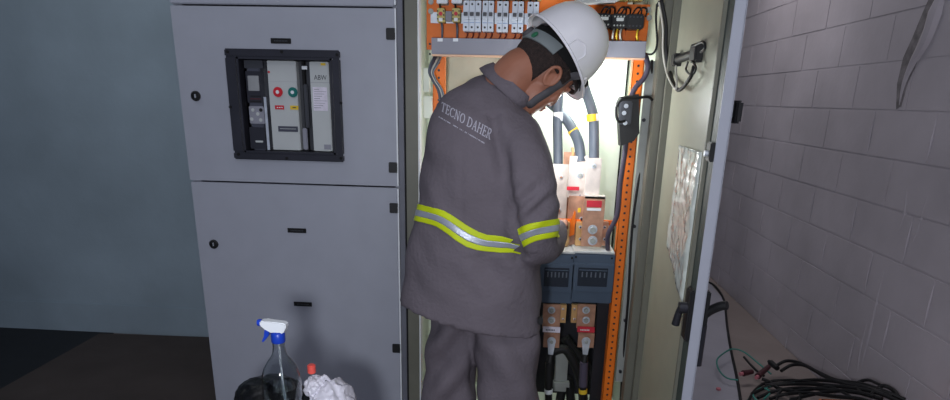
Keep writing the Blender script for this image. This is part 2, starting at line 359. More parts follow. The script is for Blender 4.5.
# ------------------------------------------------------------------ open cabinet
OXL, OXR = -.392, .482
oc = thing('switchgear_cabinet', 'open grey switchgear cabinet lit inside, its door swung out at the right', 'cabinet', (.05, .3, 0))
BY = .50
sh = MB(); sh.box((OXL, .05, .1), (OXL + .004, BY + .06, 2.12)).box((OXR - .004, .05, .1), (OXR, BY + .06, 2.12)).box((OXL, .05, 2.10), (OXR, BY + .06, 2.12)).box((OXL, .05, .1), (OXR, BY + .06, .12)).box((OXL, BY + .05, .1), (OXR, BY + .06, 2.12))
sh.build('cabinet_shell', M['cream'], oc)
B('plinth', 'dark', oc, (OXL, .04, 0), (OXR, .5, .10))
# left post: dark edge, black line, beige post, pale inner lip
B('corner_post', 'postgrey', oc, (-.417, -.004, .11), (-.398, .06, 2.12), .002)
B('gasket', 'gap', oc, (-.398, .0, .11), (-.392, .05, 2.12))
B('front_post', 'frame', oc, (-.392, .0, .11), (-.350, .05, 2.12), .002)
B('inner_lip', 'white', oc, (-.350, .004, .11), (-.345, .05, 2.12))
B('front_post', 'frame', oc, (.434, .0, .11), (.462, .06, 2.12), .003)
B('gasket', 'gap', oc, (.462, .01, .11), (.466, .05, 2.12)); B('front_post', 'frame', oc, (.466, .004, .11), (.482, .06, 2.12), .002)
B('top_rail', 'frame', oc, (-.392, .0, 2.04), (.482, .05, 2.12), .002); B('bottom_rail', 'frame', oc, (-.392, .0, .11), (.482, .05, .18), .002)
# back plates
B('back_panel', 'cream', oc, (-.05, BY, .2), (.415, BY + .01, 2.0), .002)
B('back_panel', 'paintback', oc, (-.30, BY - .10, .2), (-.06, BY - .09, 2.0), .003)
B('panel_rib', 'gap', oc, (.412, BY - .005, .2), (.418, BY + .01, 2.0)); B('panel_rib', 'paintin', oc, (.420, BY - .04, .2), (.445, BY - .02, 2.0), .002)
B('panel_rib', 'paintin', oc, (-.325, BY - .12, .2), (-.312, BY - .08, 2.0), .002); B('panel_rib', 'dark', oc, (-.31, BY - .11, .2), (-.305, BY - .09, 2.0))
# perforated side strut, right
sp = MB(); sp.box((.411, .075, .385), (.450, .085, 1.56), .002); spo = sp.build('side_plate', M['zinc'], oc, True)
def hole_rail(x0, x1, z0_, z1_, Y, th, m='orange', step=.0125, par=oc, big=None):
    mb = MB(); mb.box((x0, Y, z0_), (x1, Y + th, z1_), .001); mb.box((x1 - .003, Y, z0_), (x1, Y + .035, z1_)); mb.box((x0, Y, z0_), (x0 + .003, Y + .035, z1_))
    o = mb.build('mounting_rail', M[m], par, True); h = MB(); z = z0_ + .02; xm = (x0 + x1) / 2
    while z < z1_ - .01: h.cyl((xm, Y - .0008, z), (xm, Y + .001, z), .0042, n=10); z += .025
    h.build('rail_holes', M['dark'], o); return o
hole_rail(.368, .406, .15, 1.64, .09, .004)
hole_rail(-.318, -.275, .15, 1.60, .14, .004)
# orange mounting plate for the small breakers
mp_ = MB(); mp_.box((-.335, .105, 1.585), (.335, .112, 1.84), .001); mp_.box((.335, .10, 1.585), (.408, .112, 1.735), .001); mpo = mp_.build('mounting_plate', M['orange'], oc, True)
for x, y in ((431, 2), (431, 11.5), (648, 10), (649, 18)):
    p = at(x, y, Y=.10); MB().cyl(p, p + Vector((0, -.008, 0)), .009, n=16, bev=.002).build('plate_bolt', M['zinc'], mpo, True)
for x, y in ((430, 44), (430, 54)):
    p = at(x, y, Y=.10); MB().cyl(p, p + Vector((0, -.003, 0)), .004, n=6).build('plate_bolt', M['dark'], mpo)
# horizontal orange crossbar behind the copper
a = at(566, 219, Y=.16); b_ = at(620, 226, Y=.16)
B('cross_rail', 'orange', oc, (a.x - .2, .16, b_.z), (b_.x + .02, .17, a.z), .001)
# inner side bits, left: pale blocks between post and rail
for y0, y1, w_ in ((68, 92, .022), (96, 118, .030)):
    p = at(421, y0, Y=.10); q = at(421, y1, Y=.10); B('side_bracket', 'cream', oc, (-.345, .09, q.z), (-.345 + w_, .12, p.z), .002)
# bolts on the side plate
for y in (120, 226, 320, 371):
    x = {120: 643.5, 226: 634, 320: 625, 371: 620}[y]; p = at(x, y, Y=.074)
    o = MB().cyl(p, p + Vector((0, -.010, 0)), .0065, n=6).build('plate_screw', M['dark'], spo); 
# side plate right edge line
# ---- the open door, hinged at the right post
HX, HY = .488, -.015; EX, EY = .470, -.70
dv = Vector((EX - HX, EY - HY, 0)); dl = dv.length; du = dv.normalized(); dn = Vector((du.y, -du.x, 0))   # dn points to the inner side
if dn.x > 0: dn = -dn
def D(u, n, z): return Vector((HX, HY, 0)) + du * u + dn * n + Vector((0, 0, z))
def dbox(mb, u0, u1, n0, n1, za, zb, bev=0.0):
    rot = Matrix((du, dn, Vector((0, 0, 1)))).transposed()
    c = D((u0 + u1) / 2, (n0 + n1) / 2, (za + zb) / 2); h = Vector((abs(u1 - u0) / 2, abs(n1 - n0) / 2, abs(zb - za) / 2))
    bm = bmesh.new(); bmesh.ops.create_cube(bm, size=2)
    for v in bm.verts: v.co = Vector((v.co.x * h.x, v.co.y * h.y, v.co.z * h.z))
    if bev: bmesh.ops.bevel(bm, geom=bm.edges[:], offset=bev, segments=2, affect='EDGES')
    for v in bm.verts: v.co = rot @ v.co + c
    mb.merge(bm); return mb
T = .026
dm = MB(); dbox(dm, 0, dl, 0, .003, .12, 2.11); dbox(dm, dl - .004, dl, 0, T, .12, 2.11, .001); dbox(dm, 0, .004, 0, T, .12, 2.11); dbox(dm, 0, dl, 0, T, 2.10, 2.11); dbox(dm, 0, dl, 0, T, .12, .13)
od = dm.build('door', M['paint'], oc, True)
ip = dbox(MB(), .004, dl - .075, .004, .010, .13, 2.10, .001).build('door_inner_panel', M['paintin'], od, True)
gk = MB(); dbox(gk, dl - .075, dl - .05, .004, .022, .13, 2.10, .002); dbox(gk, dl - .05, dl - .006, .004, .024, .13, 2.10, .002); gk.build('door_stiffener', M['dgreen'], od, True)
st = MB(); dbox(st, dl - .085, dl - .075, .004, .03, .13, 2.10, .001); dbox(st, .004, .03, .004, .03, .13, 2.10, .001)
st.build('door_rib', M['frame'], od, True)
def dpix(x, y, n):       # the point of the door plane (offset n inwards) seen at this spot
    d = RW @ Vector((x - CX, -(y - CY), -F_PX)); o = D(0, n, 0); t = (o - CAM).dot(dn) / d.dot(dn); return CAM + d * t
def duz(x, y, n):
    p = dpix(x, y, n); return (p - Vector((HX, HY, 0))).dot(du), p.z
# plastic document pouch, crumpled, on the inner panel
u0, zt = duz(681, 145, .012); u1, _ = duz(702, 152, .012); zb = duz(683, 262, .012)[1]; u1 = min(u1, dl - .10)
pk = MB(); NU, NZ = 26, 46; vs = []
for j in range(NZ + 1):
    row = []
    for i in range(NU + 1):
        u = u0 + (u1 - u0) * i / NU; z = zt + (zb - .10 * i / NU - zt) * j / NZ
        k = .004 + .010 * abs(noise.noise(Vector((u * 14, 3, z * 9)))) + .006 * abs(noise.noise(Vector((u * 40, 9, z * 34))))
        row.append(pk.bm.verts.new(D(u, .011 + k * (0 if i in (0, NU) else 1), z)))
    vs.append(row)
for j in range(NZ):
    for i in range(NU): pk.bm.faces.new((vs[j][i], vs[j][i + 1], vs[j + 1][i + 1], vs[j + 1][i]))
pkt = tag(pk.build('document_pouch', mat('pouch_film', (205, 212, 206), .16, var=.05, scale=20, bump=.5, bscale=25, coat=1.0), smooth=True), 'crumpled clear plastic document pouch stuck inside the open cabinet door', 'document pouch')
md = pkt.modifiers.new('thick', 'SOLIDIFY'); md.thickness = .0008
# door lock in the edge channel, inner latch, outer handle
u, z = duz(709, 151, .026); lk = dbox(MB(), dl - .05, dl - .012, .020, .034, z - .022, z + .022, .003).build('latch_plate', M['black'], od, True)
MB().cyl(D(dl - .03, .034, z - .004), D(dl - .03, .042, z - .004), .007, n=14).build('latch_screw', M['steel'], lk)
z = duz(703, 332, .03)[1]
hb = MB(); dbox(hb, dl - .055, dl - .010, .022, .036, z - .075, z + .06, .004)
hbo = hb.build('handle_box', M['black'], od, True)
lv = MB(); lv.cyl(D(dl - .03, .03, z + .01), D(dl - .03, .055, z + .01), .014, n=18); lv.tube([D(dl - .03, .045, z + .018), D(dl - .035, .052, z - .005), D(dl - .04, .056, z - .04)], [.009, .009, .010], n=12)
lv.build('inner_lever', M['dark'], hbo, True)
zh = z + .012
oh = MB(); dbox(oh, dl - .07, dl - .035, -.022, .0, zh - .10, zh + .04, .004)
oho = oh.build('handle_base', M['black'], od, True)
MB().tube([D(dl - .05, -.012, zh - .03), D(dl - .045, -.026, zh - .012), D(dl - .03, -.045, zh + .006), D(dl - .02, -.058, zh + .012)], [.011, .012, .012, .011], n=12).build('swing_handle', M['black'], oho, True)
MB().tube([D(dl - .04, -.012, zh - .05), D(dl - .04, -.012, zh - .16)], .011, n=10).build('handle_lock_rod', M['dark'], oho, True)
z = at(736, 112, Y=-.55).z
h2 = MB(); dbox(h2, dl - .17, dl - .13, -.045, 0, z - .018, z + .018, .004); dbox(h2, dl - .175, dl - .125, -.060, -.043, z - .027, z + .027, .005)
h2.build('door_knob', M['black'], od, True)
z = at(738, 45, Y=-.6).z; dbox(MB(), dl - .05, dl - .03, -.005, 0, z - .045, z + .03, .001).build('door_strip', M['dgrey'], od)
# black plug with cable clipped inside the door
plg = thing('power_plug', 'black plug and socket clipped inside the open door near its top', 'plug', tuple(dpix(690, 55, .02)))
p1 = dpix(677, 60, .02); p2 = dpix(697, 53, .02)
rotd = Matrix((du, dn, Vector((0, 0, 1)))).transposed()
MB().box(p1 - Vector((.014, .022, .018)), p1 + Vector((.014, .022, .018)), .004).build('socket', M['black'], plg, True)
pb = MB(); pb.box(p2 - Vector((.013, .03, .024)), p2 + Vector((.013, .03, .024)), .005); pb.cyl(p2 + Vector((0, .02, 0)), p1, .012, n=14); pb.build('plug_body', M['black'], plg, True)
MB().tube([p2 + Vector((-.01, .02, .02)), dpix(694, 46, .03), dpix(703, 42, .03), dpix(705, 48, .03), dpix(701, 52, .03)], .0035, n=8).build('cable_loop', M['black'], plg, True)
MB().tube([p2 + Vector((-.01, .0, -.02)), dpix(696, 68, .03), dpix(692, 75, .03), dpix(686, 70, .03), dpix(688, 62, .03)], .003, n=8).build('cable_loop', M['black'], plg, True)
def cable(pts, r, m, label, cat='cable', group=None, n=10, name='cable'):
    return tag(MB().tube(pts, r, n=n).build(name, M[m], None, True), label, cat, group)
cable([at(661, -6, Y=.0), at(662, 3, Y=-.015), at(666, 25, Y=-.015), at(666, 50, Y=-.02), at(670, 72, Y=-.04), dpix(678, 90, .035), dpix(690, 78, .035), dpix(694, 66, .03)], .0055, 'bcable', 'black cable hanging down the post in a V to the plug', n=8)
cable([at(659, 2, Y=-.01), at(661, 14, Y=-.016), at(663, 30, Y=-.016), at(663, 52, Y=-.02), at(667, 74, Y=-.04), dpix(676, 89, .045), dpix(676, 66, .035)], .003, 'wcable', 'thin pale cable running beside the black cable on the post', n=8)
cable([at(657, 6, Y=.02), at(660, 2, Y=.01), at(663, 8, Y=.0)], .005, 'bcable', 'short black cable bend at the top of the right post', n=8)
# ------------------------------------------------------------------ trunking
tr = thing('cable_trunking', 'long grey plastic cable trunking below the small breakers', 'trunking')
p = at(431.5, 38.5, Y=.055); q = at(645, 57, Y=.055); hh = .045
tz1 = at(540, 39.5, Y=.055).z; tz0 = at(540, 55.8, Y=.055).z
tb = MB(); tb.box((p.x, .055, tz0), (q.x, .060, tz1), .0015); tb.box((p.x, .06, tz1 - .003), (q.x, .105, tz1)); tb.box((p.x, .06, tz0), (q.x, .105, tz0 + .003)); tb.box((p.x, .055, tz0), (p.x + .002, .105, tz1)); tb.box((q.x - .002, .055, tz0), (q.x, .105, tz1))
tb.build('trunking_cover', M['duct'], tr, True)
for x in (440, 455.5):
    a = at(x, 39.5, Y=.053); MB().box((a.x - .0085, .0535, a.z - .006), (a.x + .0085, .055, a.z + .004)).build('label_tab', M['white'], tr)
tray = MB().box((p.x + .0, .056, tz0 - .006), (q.x, .10, tz0 - .001)).build('copper_edge', mat('salmon_edge', (232, 190, 160), .5), tr)
# ------------------------------------------------------------------ miniature breakers
def make_mcb(xl, xr, yb, npole, label, first=[None]):
    a = at(xl, yb, Y=.035); b_ = at(xr, yb, Y=.035); W = (b_.x - a.x) / npole; Hh = .092; z = a.z
    r = thing('miniature_circuit_breaker', label, 'circuit breaker', (a.x, .1, z), 'white miniature circuit breakers in a row')
    m = MB()
    for k in range(npole):
        x = a.x + k * W; e = .0006
        m.box((x + e, .035, z), (x + W - e, .10, z + .034), .001).box((x + e, .028, z + .034), (x + W - e, .10, z + .058), .001).box((x + e, .040, z + .058), (x + W - e, .10, z + Hh), .001)
    m.build('breaker_case', M['mcb'], r, True)
    for k in range(npole):
        x = a.x + (k + .5) * W
        MB().box((x - W * .32, .018, z + .044), (x + W * .32, .030, z + .055), .001).build('toggle', M['dgrey'], r, True)
        MB().cyl((x, .0345, z + .011), (x, .0355, z + .011), .0035, n=12).build('terminal_screw', M['black'], r)
        MB().cyl((x, .0395, z + .081), (x, .0405, z + .081), .0035, n=12).build('terminal_screw', M['black'], r)
    s = MB()
    for k in range(npole): s.box((a.x + k * W + .002, .0345, z + .024), (a.x + (k + 1) * W - .002, .0352, z + .026))
    s.build('blue_line', mat('pale_blue', (120, 150, 190), .5), r)
    t_ = MB()
    for k in range(npole):
        x = a.x + (k + .5) * W; t_.tube([(x, .07, z + Hh), (x + .002, .055, z + Hh + .03), (x, .08, z + Hh + .06)], .0025, n=6)
    t_.build('top_wires', M['bcable'], r, True)
    u_ = MB()
    for k in range(npole):
        x = a.x + (k + .5) * W; u_.tube([(x, .07, z + .004), (x + .003, .07, z - .010), (x - .004, .085, tz1 + .001)], .0022, n=6)
    u_.build('bottom_wires', mat('red_brown_wire', (120, 48, 36), .5), r, True)
for args in ((462.7, 480.7, 30.7, 3, 'leftmost white miniature circuit breaker, three poles wide'), (481.8, 493.3, 31, 2, 'two-pole white miniature breaker right beside the three-pole one'),
             (496.2, 507.8, 31.5, 2, 'two-pole white miniature breaker in the middle of its row'), (511.2, 523, 31.8, 2, 'two-pole white miniature breaker second left of the helmet'),
             (526.3, 538, 32.2, 2, 'white miniature breaker partly covered by the back of the helmet')): make_mcb(*args)
# din rails
dr = MB(); a = at(460, 18, Y=.10); b_ = at(646, 18, Y=.10); dr.box((a.x - .1, .100, a.z - .017), (b_.x - .01, .104, a.z + .017)); tag(dr.build('mounting_rail', M['steel']), 'thin steel rail that carries the row of small breakers', 'rail')
# upper row of terminal blocks, just entering the frame
zt_ = at(520, 2, Y=.06).z
x = at(462, 2, Y=.06).x; k = 0
while x < at(640, 2, Y=.06).x:
    if not (at(541, 2, Y=.06).x < x < at(590, 2, Y=.06).x):
        o = tag(MB().box((x, .06, zt_ + .008), (x + .013, .10, zt_ + .055), .0015).cyl((x + .0065, .058, zt_ + .03), (x + .0065, .062, zt_ + .03), .003, n=8).build('terminal_block', M['ystick'], None, True), 'small cream terminal block in the top row above the breakers', 'terminal block', 'cream terminal blocks in the top row')
    x += .0155; k += 1
# two relay sockets at the left
for i, (xa, xb) in enumerate(((437, 444.5), (452, 460))):
    a, b_ = quad(xa, 8, xb, 22, .05, .05)
    r = thing('fuse_terminal', ('leftmost' if i == 0 else 'second') + ' cream fuse terminal on the orange plate left of the breakers', 'fuse terminal', (a[0], .1, a[2]))
    MB().box(a, b_, .002).build('terminal_body', M['ystick'], r, True)
    cxm = (a[0] + b_[0]) / 2; zc = (a[2] + b_[2]) / 2
    MB().box((cxm - .006, .044, a[2] + .002), (cxm + .006, .05, a[2] + .012), .001).build('lower_cap', M['white'], r, True)
    MB().cyl((cxm, .044, zc + .004), (cxm, .05, zc + .004), .006, n=14).build('fuse_cap', M['redlab'], r, True)
    for s_ in (-1, 1):
        for dz in (-.012, 0, .012): MB().cyl((cxm + s_ * .010, .046, zc + dz), (cxm + s_ * .010, .05, zc + dz), .0025, n=8).build('screw', M['dark'], r)
    MB().tube([(cxm, .07, a[2]), (cxm + .003, .065, a[2] - .02), (cxm + .002, .075, tz1)], .0035, n=8).build('lower_wire', M['cable'], r, True)
    MB().tube([(cxm - .004, .07, b_[2]), (cxm - .004, .06, b_[2] + .02), (cxm, .08, b_[2] + .06)], .003, n=8).build('upper_wire', M['bcable'], r, True)
a, b_ = quad(445.5, 11, 451.5, 21, .075, .025); tag(MB().box(a, b_, .001).build('terminal_spacer', M['duct'], None, True), 'plain grey spacer between the two fuse terminals', 'spacer')
for i, (xa, xb) in enumerate(((436.5, 447.5), (451.5, 462))):
    a, b_ = quad(xa, -9, xb, 3.5, .05, .05); tag(MB().box(a, b_, .002).build('terminal_block', M['white'], None, True), ('left' if i == 0 else 'right') + ' white terminal block above the two fuse terminals', 'terminal block')
# black relays at the right
for i, (xa, xb, ya, yb) in enumerate(((596, 611, 13, 27.5), (612.5, 626, 13.5, 28.5), (627.5, 643.5, 13.8, 29))):
    a, b_ = quad(xa, ya, xb, yb, .04, .06)
    r = thing('relay_module', ['black relay module beside the helmet, with white label', 'middle one of the three black relay modules with white marks', 'rightmost of the three black relay modules on the orange plate'][i], 'relay', (a[0], .1, a[2]))
    MB().box(a, b_, .004).build('relay_case', M['black'], r, True)
    wd = b_[0] - a[0]
    for k in range(4):
        for zz in (.2, .8):
            x = a[0] + wd * (.18 + .21 * k); z = a[2] + (b_[2] - a[2]) * zz
            MB().cyl((x, .036, z), (x, .041, z), .0026, n=8).build('terminal_screw', M['zinc' if i < 2 else 'dgrey'], r)
    if i < 2: MB().box((a[0] + wd * .3, .038, a[2] + .022), (a[0] + wd * .8, .0405, a[2] + .032), .001).build('relay_label', M['lgrey'], r)
    for k in range(3):
        x = a[0] + wd * (.25 + .25 * k); yw = M['yellow'] if (k + i) % 2 == 0 else M['wcable']
        if i == 2 and k < 2: continue
        MB().tube([(x, .06, a[2] + .003), (x - .004, .05, a[2] - .02), (x + .003 * k, .075, tz1)], .003, n=8).build('lower_wire', yw, r, True)
    for k in range(2):
        x = a[0] + wd * (.3 + .3 * k)
        MB().tube([(x, .06, b_[2] - .002), (x + .012, .045, b_[2] + .018), (x + .03, .06, b_[2] + .016), (x + .034, .09, b_[2] - .002)], .0025, n=8).build('upper_wire', M['bcable'], r, True)
a, b_ = quad(572, -14, 625, 4, .03, .02)
pc = MB(); pc.prism([(a[0], .03, b_[2]), (b_[0] + .05, .03, b_[2]), (b_[0] - .03, .03, a[2] + .006), (a[0] + .02, .03, a[2])], (0, .05, 0)); tag(pc.build('cover_plate', M['lgrey']), 'pale grey cover plate above the relay modules at the top', 'cover plate')
# ------------------------------------------------------------------ power cables, copper, fuse switches
def pcable(pts, Y, r, m, label, tapes, group, lug=True):
    r_ = thing('power_cable', label, 'cable', tuple(at(*pts[-1], Y=Y[-1])), group)
    P = [at(x, y, Y=yy) for (x, y), yy in zip(pts, Y)]
    MB().tube(P, r, n=16).build('sheath', M[m], r_, True)
    for (x0, y0, x1, y1, yy, tm) in tapes:
        MB().cyl(at(x0, y0, Y=yy), at(x1, y1, Y=yy), r * 1.08, n=18).build('tape_ring', M[tm], r_, True)
    return r_
pcable([(560, 60), (559, 90), (557.5, 120), (558, 150), (558, 166)], [.33, .30, .28, .26, .25], .018, 'cable', 'grey power cable nearest the worker with white tape', [(558, 112, 558, 121, .283, 'white')], None)
pcable([(546, 100), (556, 108), (566, 119), (573.5, 131), (579, 144), (581, 162)], [.36, .33, .29, .25, .22, .20], .019, 'cable', 'grey power cable curving in an arc with yellow tape', [(572.4, 129.2, 574.6, 133, .25, 'yellow')], None)
pcable([(578, 66), (586, 92), (593, 115), (594, 140), (594, 160)], [.30, .26, .20, .17, .15], .0185, 'cable', 'grey power cable at the right with white and yellow tape', [(593.6, 114, 593.8, 121, .192, 'white'), (591.8, 114, 592.2, 121, .188, 'yellow')], None)
def bolt(p, par, r=.012, m='zinc'):
    p = Vector(p); o = MB().cyl(p, p + Vector((0, -.004, 0)), r, n=22, bev=.001).build('washer', M['steel'], par, True)
    MB().cyl(p + Vector((0, -.004, 0)), p + Vector((0, -.012, 0)), r * .62, n=6, bev=.001).build('bolt_head', M[m], o, True)
# front copper bar (right)
r = thing('copper_busbar', 'front copper busbar with red and white label and two bolts', 'busbar', tuple(at(594, 248, Y=.11)))
a, b_ = quad(584.5, 196, 601.5, 247, .10, .012); m = MB().box(a, b_, .0015); m.build('bar', M['copper'], r, True)
a2, b2 = quad(587, 158, 599, 197, .125, .010); MB().box(a2, b2, .0015).build('upper_lug_plate', M['tinned'], r, True)
MB().box((a2[0], .10, b_[2] - .01), (b_[0], .135, b_[2] + .002), .001).build('joggle', M['tinned'], r, True)
a3, b3 = quad(587, 200.5, 601.5, 207.5, .098, .002); MB().box(a3, b3).build('red_label', M['redlab'], r)
a3, b3 = quad(587, 208, 601, 211, .098, .002); MB().box(a3, b3).build('white_label', M['white'], r)
for y in (229.5, 240.5): bolt(at(592.5, y, Y=.10), r, .0175)
p = at(594, 166, Y=.125); bolt(p, r, .009)
# middle bar
r = thing('copper_busbar', 'middle copper busbar set back, with a red tag and triangle sticker', 'busbar', tuple(at(576, 240, Y=.2)))
a, b_ = quad(569, 196, 588, 246, .17, .010); MB().box(a, b_, .001).build('bar', M['copper'], r, True)
a, b_ = quad(570, 156, 586, 198, .19, .010); MB().box(a, b_, .001).build('upper_lug_plate', M['tinned'], r, True); bolt(at(580, 175, Y=.19), r, .012)
a, b_ = quad(567, 186.5, 579, 190.5, .172, .003); MB().box(a, b_).build('red_tag', M['redlab'], r)
a, b_ = quad(578, 208, 580.5, 212.5, .168, .002); MB().box(a, b_).build('yellow_tag', M['yellow'], r)
p = at(580, 197, Y=.188); MB().prism([p + Vector((-.011, 0, -.006)), p + Vector((.011, 0, -.006)), p + Vector((0, 0, .011))], (0, -.001, 0)).build('triangle_sticker', M['duct'], r); bolt(at(581.5, 219, Y=.17), r, .009, 'dark')
# left bar
r = thing('copper_busbar', 'left copper busbar, bare upright bar beside the worker', 'busbar', tuple(at(560, 240, Y=.22)))
a, b_ = quad(564, 152, 574, 226, .24, .010); MB().box(a, b_, .001).build('bar', M['copper'], r, True)
MB().prism([at(572, 148, Y=.235), at(574, 148, Y=.235), at(574, 222, Y=.235), at(572, 222, Y=.235)], (0, .04, 0)).build('bar_edge', M['brass'], r)
a, b_ = quad(553, 164, 564, 246, .225, .010); MB().box(a, b_, .001).build('lug_plate', M['tinned'], r, True)
for x, y in ((561, 177), (559, 210), (559, 230)): bolt(at(x, y, Y=.225), r, .008, 'copper')
# clip brass blocks on the switch terminals
for i, (x0, x1) in enumerate(((562.5, 568.5), (576.5, 584), (602, 607))):
    a, b_ = quad(x0, 222, x1, 246, .14, .03)
    o = thing('terminal_clamp', ['brass terminal clamp left of the orange insulator', 'brass terminal clamp just left of the front busbar', 'dark copper terminal clamp right of the front busbar'][i], 'terminal clamp', (a[0], .15, a[2]))
    MB().box(a, b_, .002).build('clamp_block', M['brass' if i < 2 else 'copper'], o, True)
    for y in (227, 239): bolt(at((x0 + x1) / 2, y, Y=.14), o, .006, 'dark')
a, b_ = quad(569, 212, 574, 237, .15, .02); tag(MB().prism([(a[0], .15, a[2] + .02), (a[0] + .008, .15, a[2]), (b_[0], .15, a[2] + .01), (b_[0], .15, b_[2]), (b_[0] - .004, .15, b_[2] + .005)], (0, .012, 0)).build('insulator_flag', M['orange']), 'orange insulating flap between the brass clamps', 'insulator')
# fuse switches
def make_switch(xl, xr, label):
    a = at(xl, 252, Y=.06); b_ = at(xr, 304, Y=.06); z1 = a.z + .0; z0_ = b_.z; x0, x1 = a.x, b_.x
    r = thing('fuse_switch', label, 'switch', (x0, .1, z0_))
    MB().box((x0, .06, z0_), (x1, .19, z1 - .004), .004).build('switch_case', M['bluegrey'], r, True)
    MB().box((x0 + .002, .06, z1 - .004), (x1 - .002, .20, z1 + .004), .002).build('terminal_tray', M['lgrey'], r, True)
    MB().box((x0 - .0, .052, z0_ + .045), (x1 - .0, .062, z1 - .04), .003).build('cover_step', M['bluegrey'], r, True)
    wx0 = x0 + (x1 - x0) * .15; wx1 = x1 - (x1 - x0) * .15; wz1 = z1 - .055; wz0 = z0_ + .068
    w_ = MB().box((wx0, .049, wz0), (wx1, .054, wz1), .001).build('window', M['bluedark'], r, True)
    l = MB(); 
    for k in range(6):
        x = wx0 + (wx1 - wx0) * (.12 + .15 * k); l.box((x, .0475, wz0 + (wz1 - wz0) * .5), (x + .005, .0492, wz0 + (wz1 - wz0) * .78), .0005)
    l.build('window_slats', M['cable'], w_)
    MB().box((wx0 + .003, .047, wz1 - .010), (wx1 - .003, .0492, wz1 - .007)).build('window_lip', M['bluegrey'], w_)
    for s_ in (x0 + .012, x1 - .012): MB().cyl((s_, .0595, z1 - .018), (s_, .058, z1 - .018), .004, n=10).build('screw', M['gap'], r)
    return x0, x1, z0_
make_switch(540, 572, 'left dark blue-grey fuse switch below the busbars')
make_switch(573, 611, 'right dark blue-grey fuse switch beside the orange rail')
for i, (xc, lm) in enumerate(((551.5, 'paper'), (586, 'redlab'))):
    r = thing('copper_terminal', ['copper terminal with white label under the left fuse switch', 'copper terminal with red label under the right fuse switch'][i], 'terminal', tuple(at(xc, 350, Y=.11)))
    a, b_ = quad(xc - 8, 304, xc + 8, 329, .10, .01); MB().box(a, b_, .001).build('bar', M['copper'], r, True)
    for y in (310, 320): bolt(at(xc, y, Y=.10), r, .0145)
    a, b_ = quad(xc + (9 if i == 0 else -14), 305, xc + (14 if i == 0 else -9), 323, .12, .02); MB().box(a, b_, .001).build('side_bar', M['brass'], r, True)
    for y in (309, 319): bolt(at(xc + (11.5 if i == 0 else -11.5), y, Y=.12), r, .005, 'copper')
    a, b_ = quad(xc - 8.5, 326.5, xc + 8.5, 333, .092, .004); o = MB().box(a, b_, .001).build('label_plate', M[lm], r)
    mk = MB()
    for k in range(6): mk.box((a[0] + .012 + k * .006, .0912, a[2] + .008), (a[0] + .016 + k * .006, .092, a[2] + .013))
    mk.build('label_marks', M['dgrey' if i == 0 else 'white'], o)
    a, b_ = quad(xc - 7.5, 333, xc + 7.5, 348, .105, .008); MB().box(a, b_, .001).build('lower_bar', M['copper'], r, True)
    c = thing('power_cable', ['black cable and lug bolted under the white label', 'black cable and lug bolted under the red label'][i], 'cable', tuple(at(xc, 399, Y=.1)))
    p = at(xc, 341, Y=.10); q = at(xc - 1, 357, Y=.09)
    MB().cyl(p, p + Vector((0, -.005, 0)), .017, n=20, bev=.001).prism([p + Vector((-.016, -.005, .0)), p + Vector((.016, -.005, 0)), q + Vector((.008, 0, 0)), q + Vector((-.008, 0, 0))], (0, .005, 0)).build('cable_lug', M['steel'], c, True)
    bolt(p + Vector((0, -.005, 0)), c, .011)
    MB().tube([q + Vector((0, 0, .01)), at(xc - 2, 366, Y=.08), at(xc - 3, 385, Y=.08), at(xc - 3, 402, Y=.085), at(xc - 3, 440, Y=.1)], [.012, .014, .0145, .0145, .0145], n=14).build('sheath', M['bcable'], c, True)
    MB().cyl(at(xc - 2, 362, Y=.08), at(xc - 3, 386, Y=.08), .0165, n=16).build('sleeve', M['bcable' if i == 0 else 'pcable'], c, True)
    MB().cyl(at(xc - 3, 389, Y=.08), at(xc - 3, 393, Y=.08), .0165, n=16).build('tape_ring', M['white' if i == 0 else 'yellow'], c, True)
# heavy black cables looping below
for i, (pts, lab) in enumerate((([(552, 352), (566, 350), (578, 372), (583, 396), (584, 440)], 'thick black cable arching from the left terminal to the floor'),
      ([(600, 430), (598, 400), (590, 372), (572, 348), (565, 338)], 'thick black cable crossing behind the two lugs'), ([(556, 440), (560, 400), (568, 378), (574, 440)], 'thick black cable loop at the bottom of the cabinet'))):
    cable([at(x, y, Y=.17 + .05 * i) for x, y in pts], .019, 'bcable', lab, n=14)
a, b_ = quad(556, 352, 566, 392, .24, .03); tag(MB().box(a, b_, .002).box((a[0] - .01, .22, a[2] + .03), (b_[0] + .01, .25, a[2] + .05), .001).build('support_bracket', M['zinc'], None, True), 'small grey support bracket behind the lower cables', 'bracket')
a, b_ = quad(530, 290, 612, 398, .33, .01); a = list(a); a[2] = .2
B('lower_back_plate', 'dark', oc, a, b_, .001)
a, b_ = quad(598, 300, 602, 398, .2, .01); a = list(a); a[2] = .2; B('panel_rib', 'dark', oc, a, b_, .001)
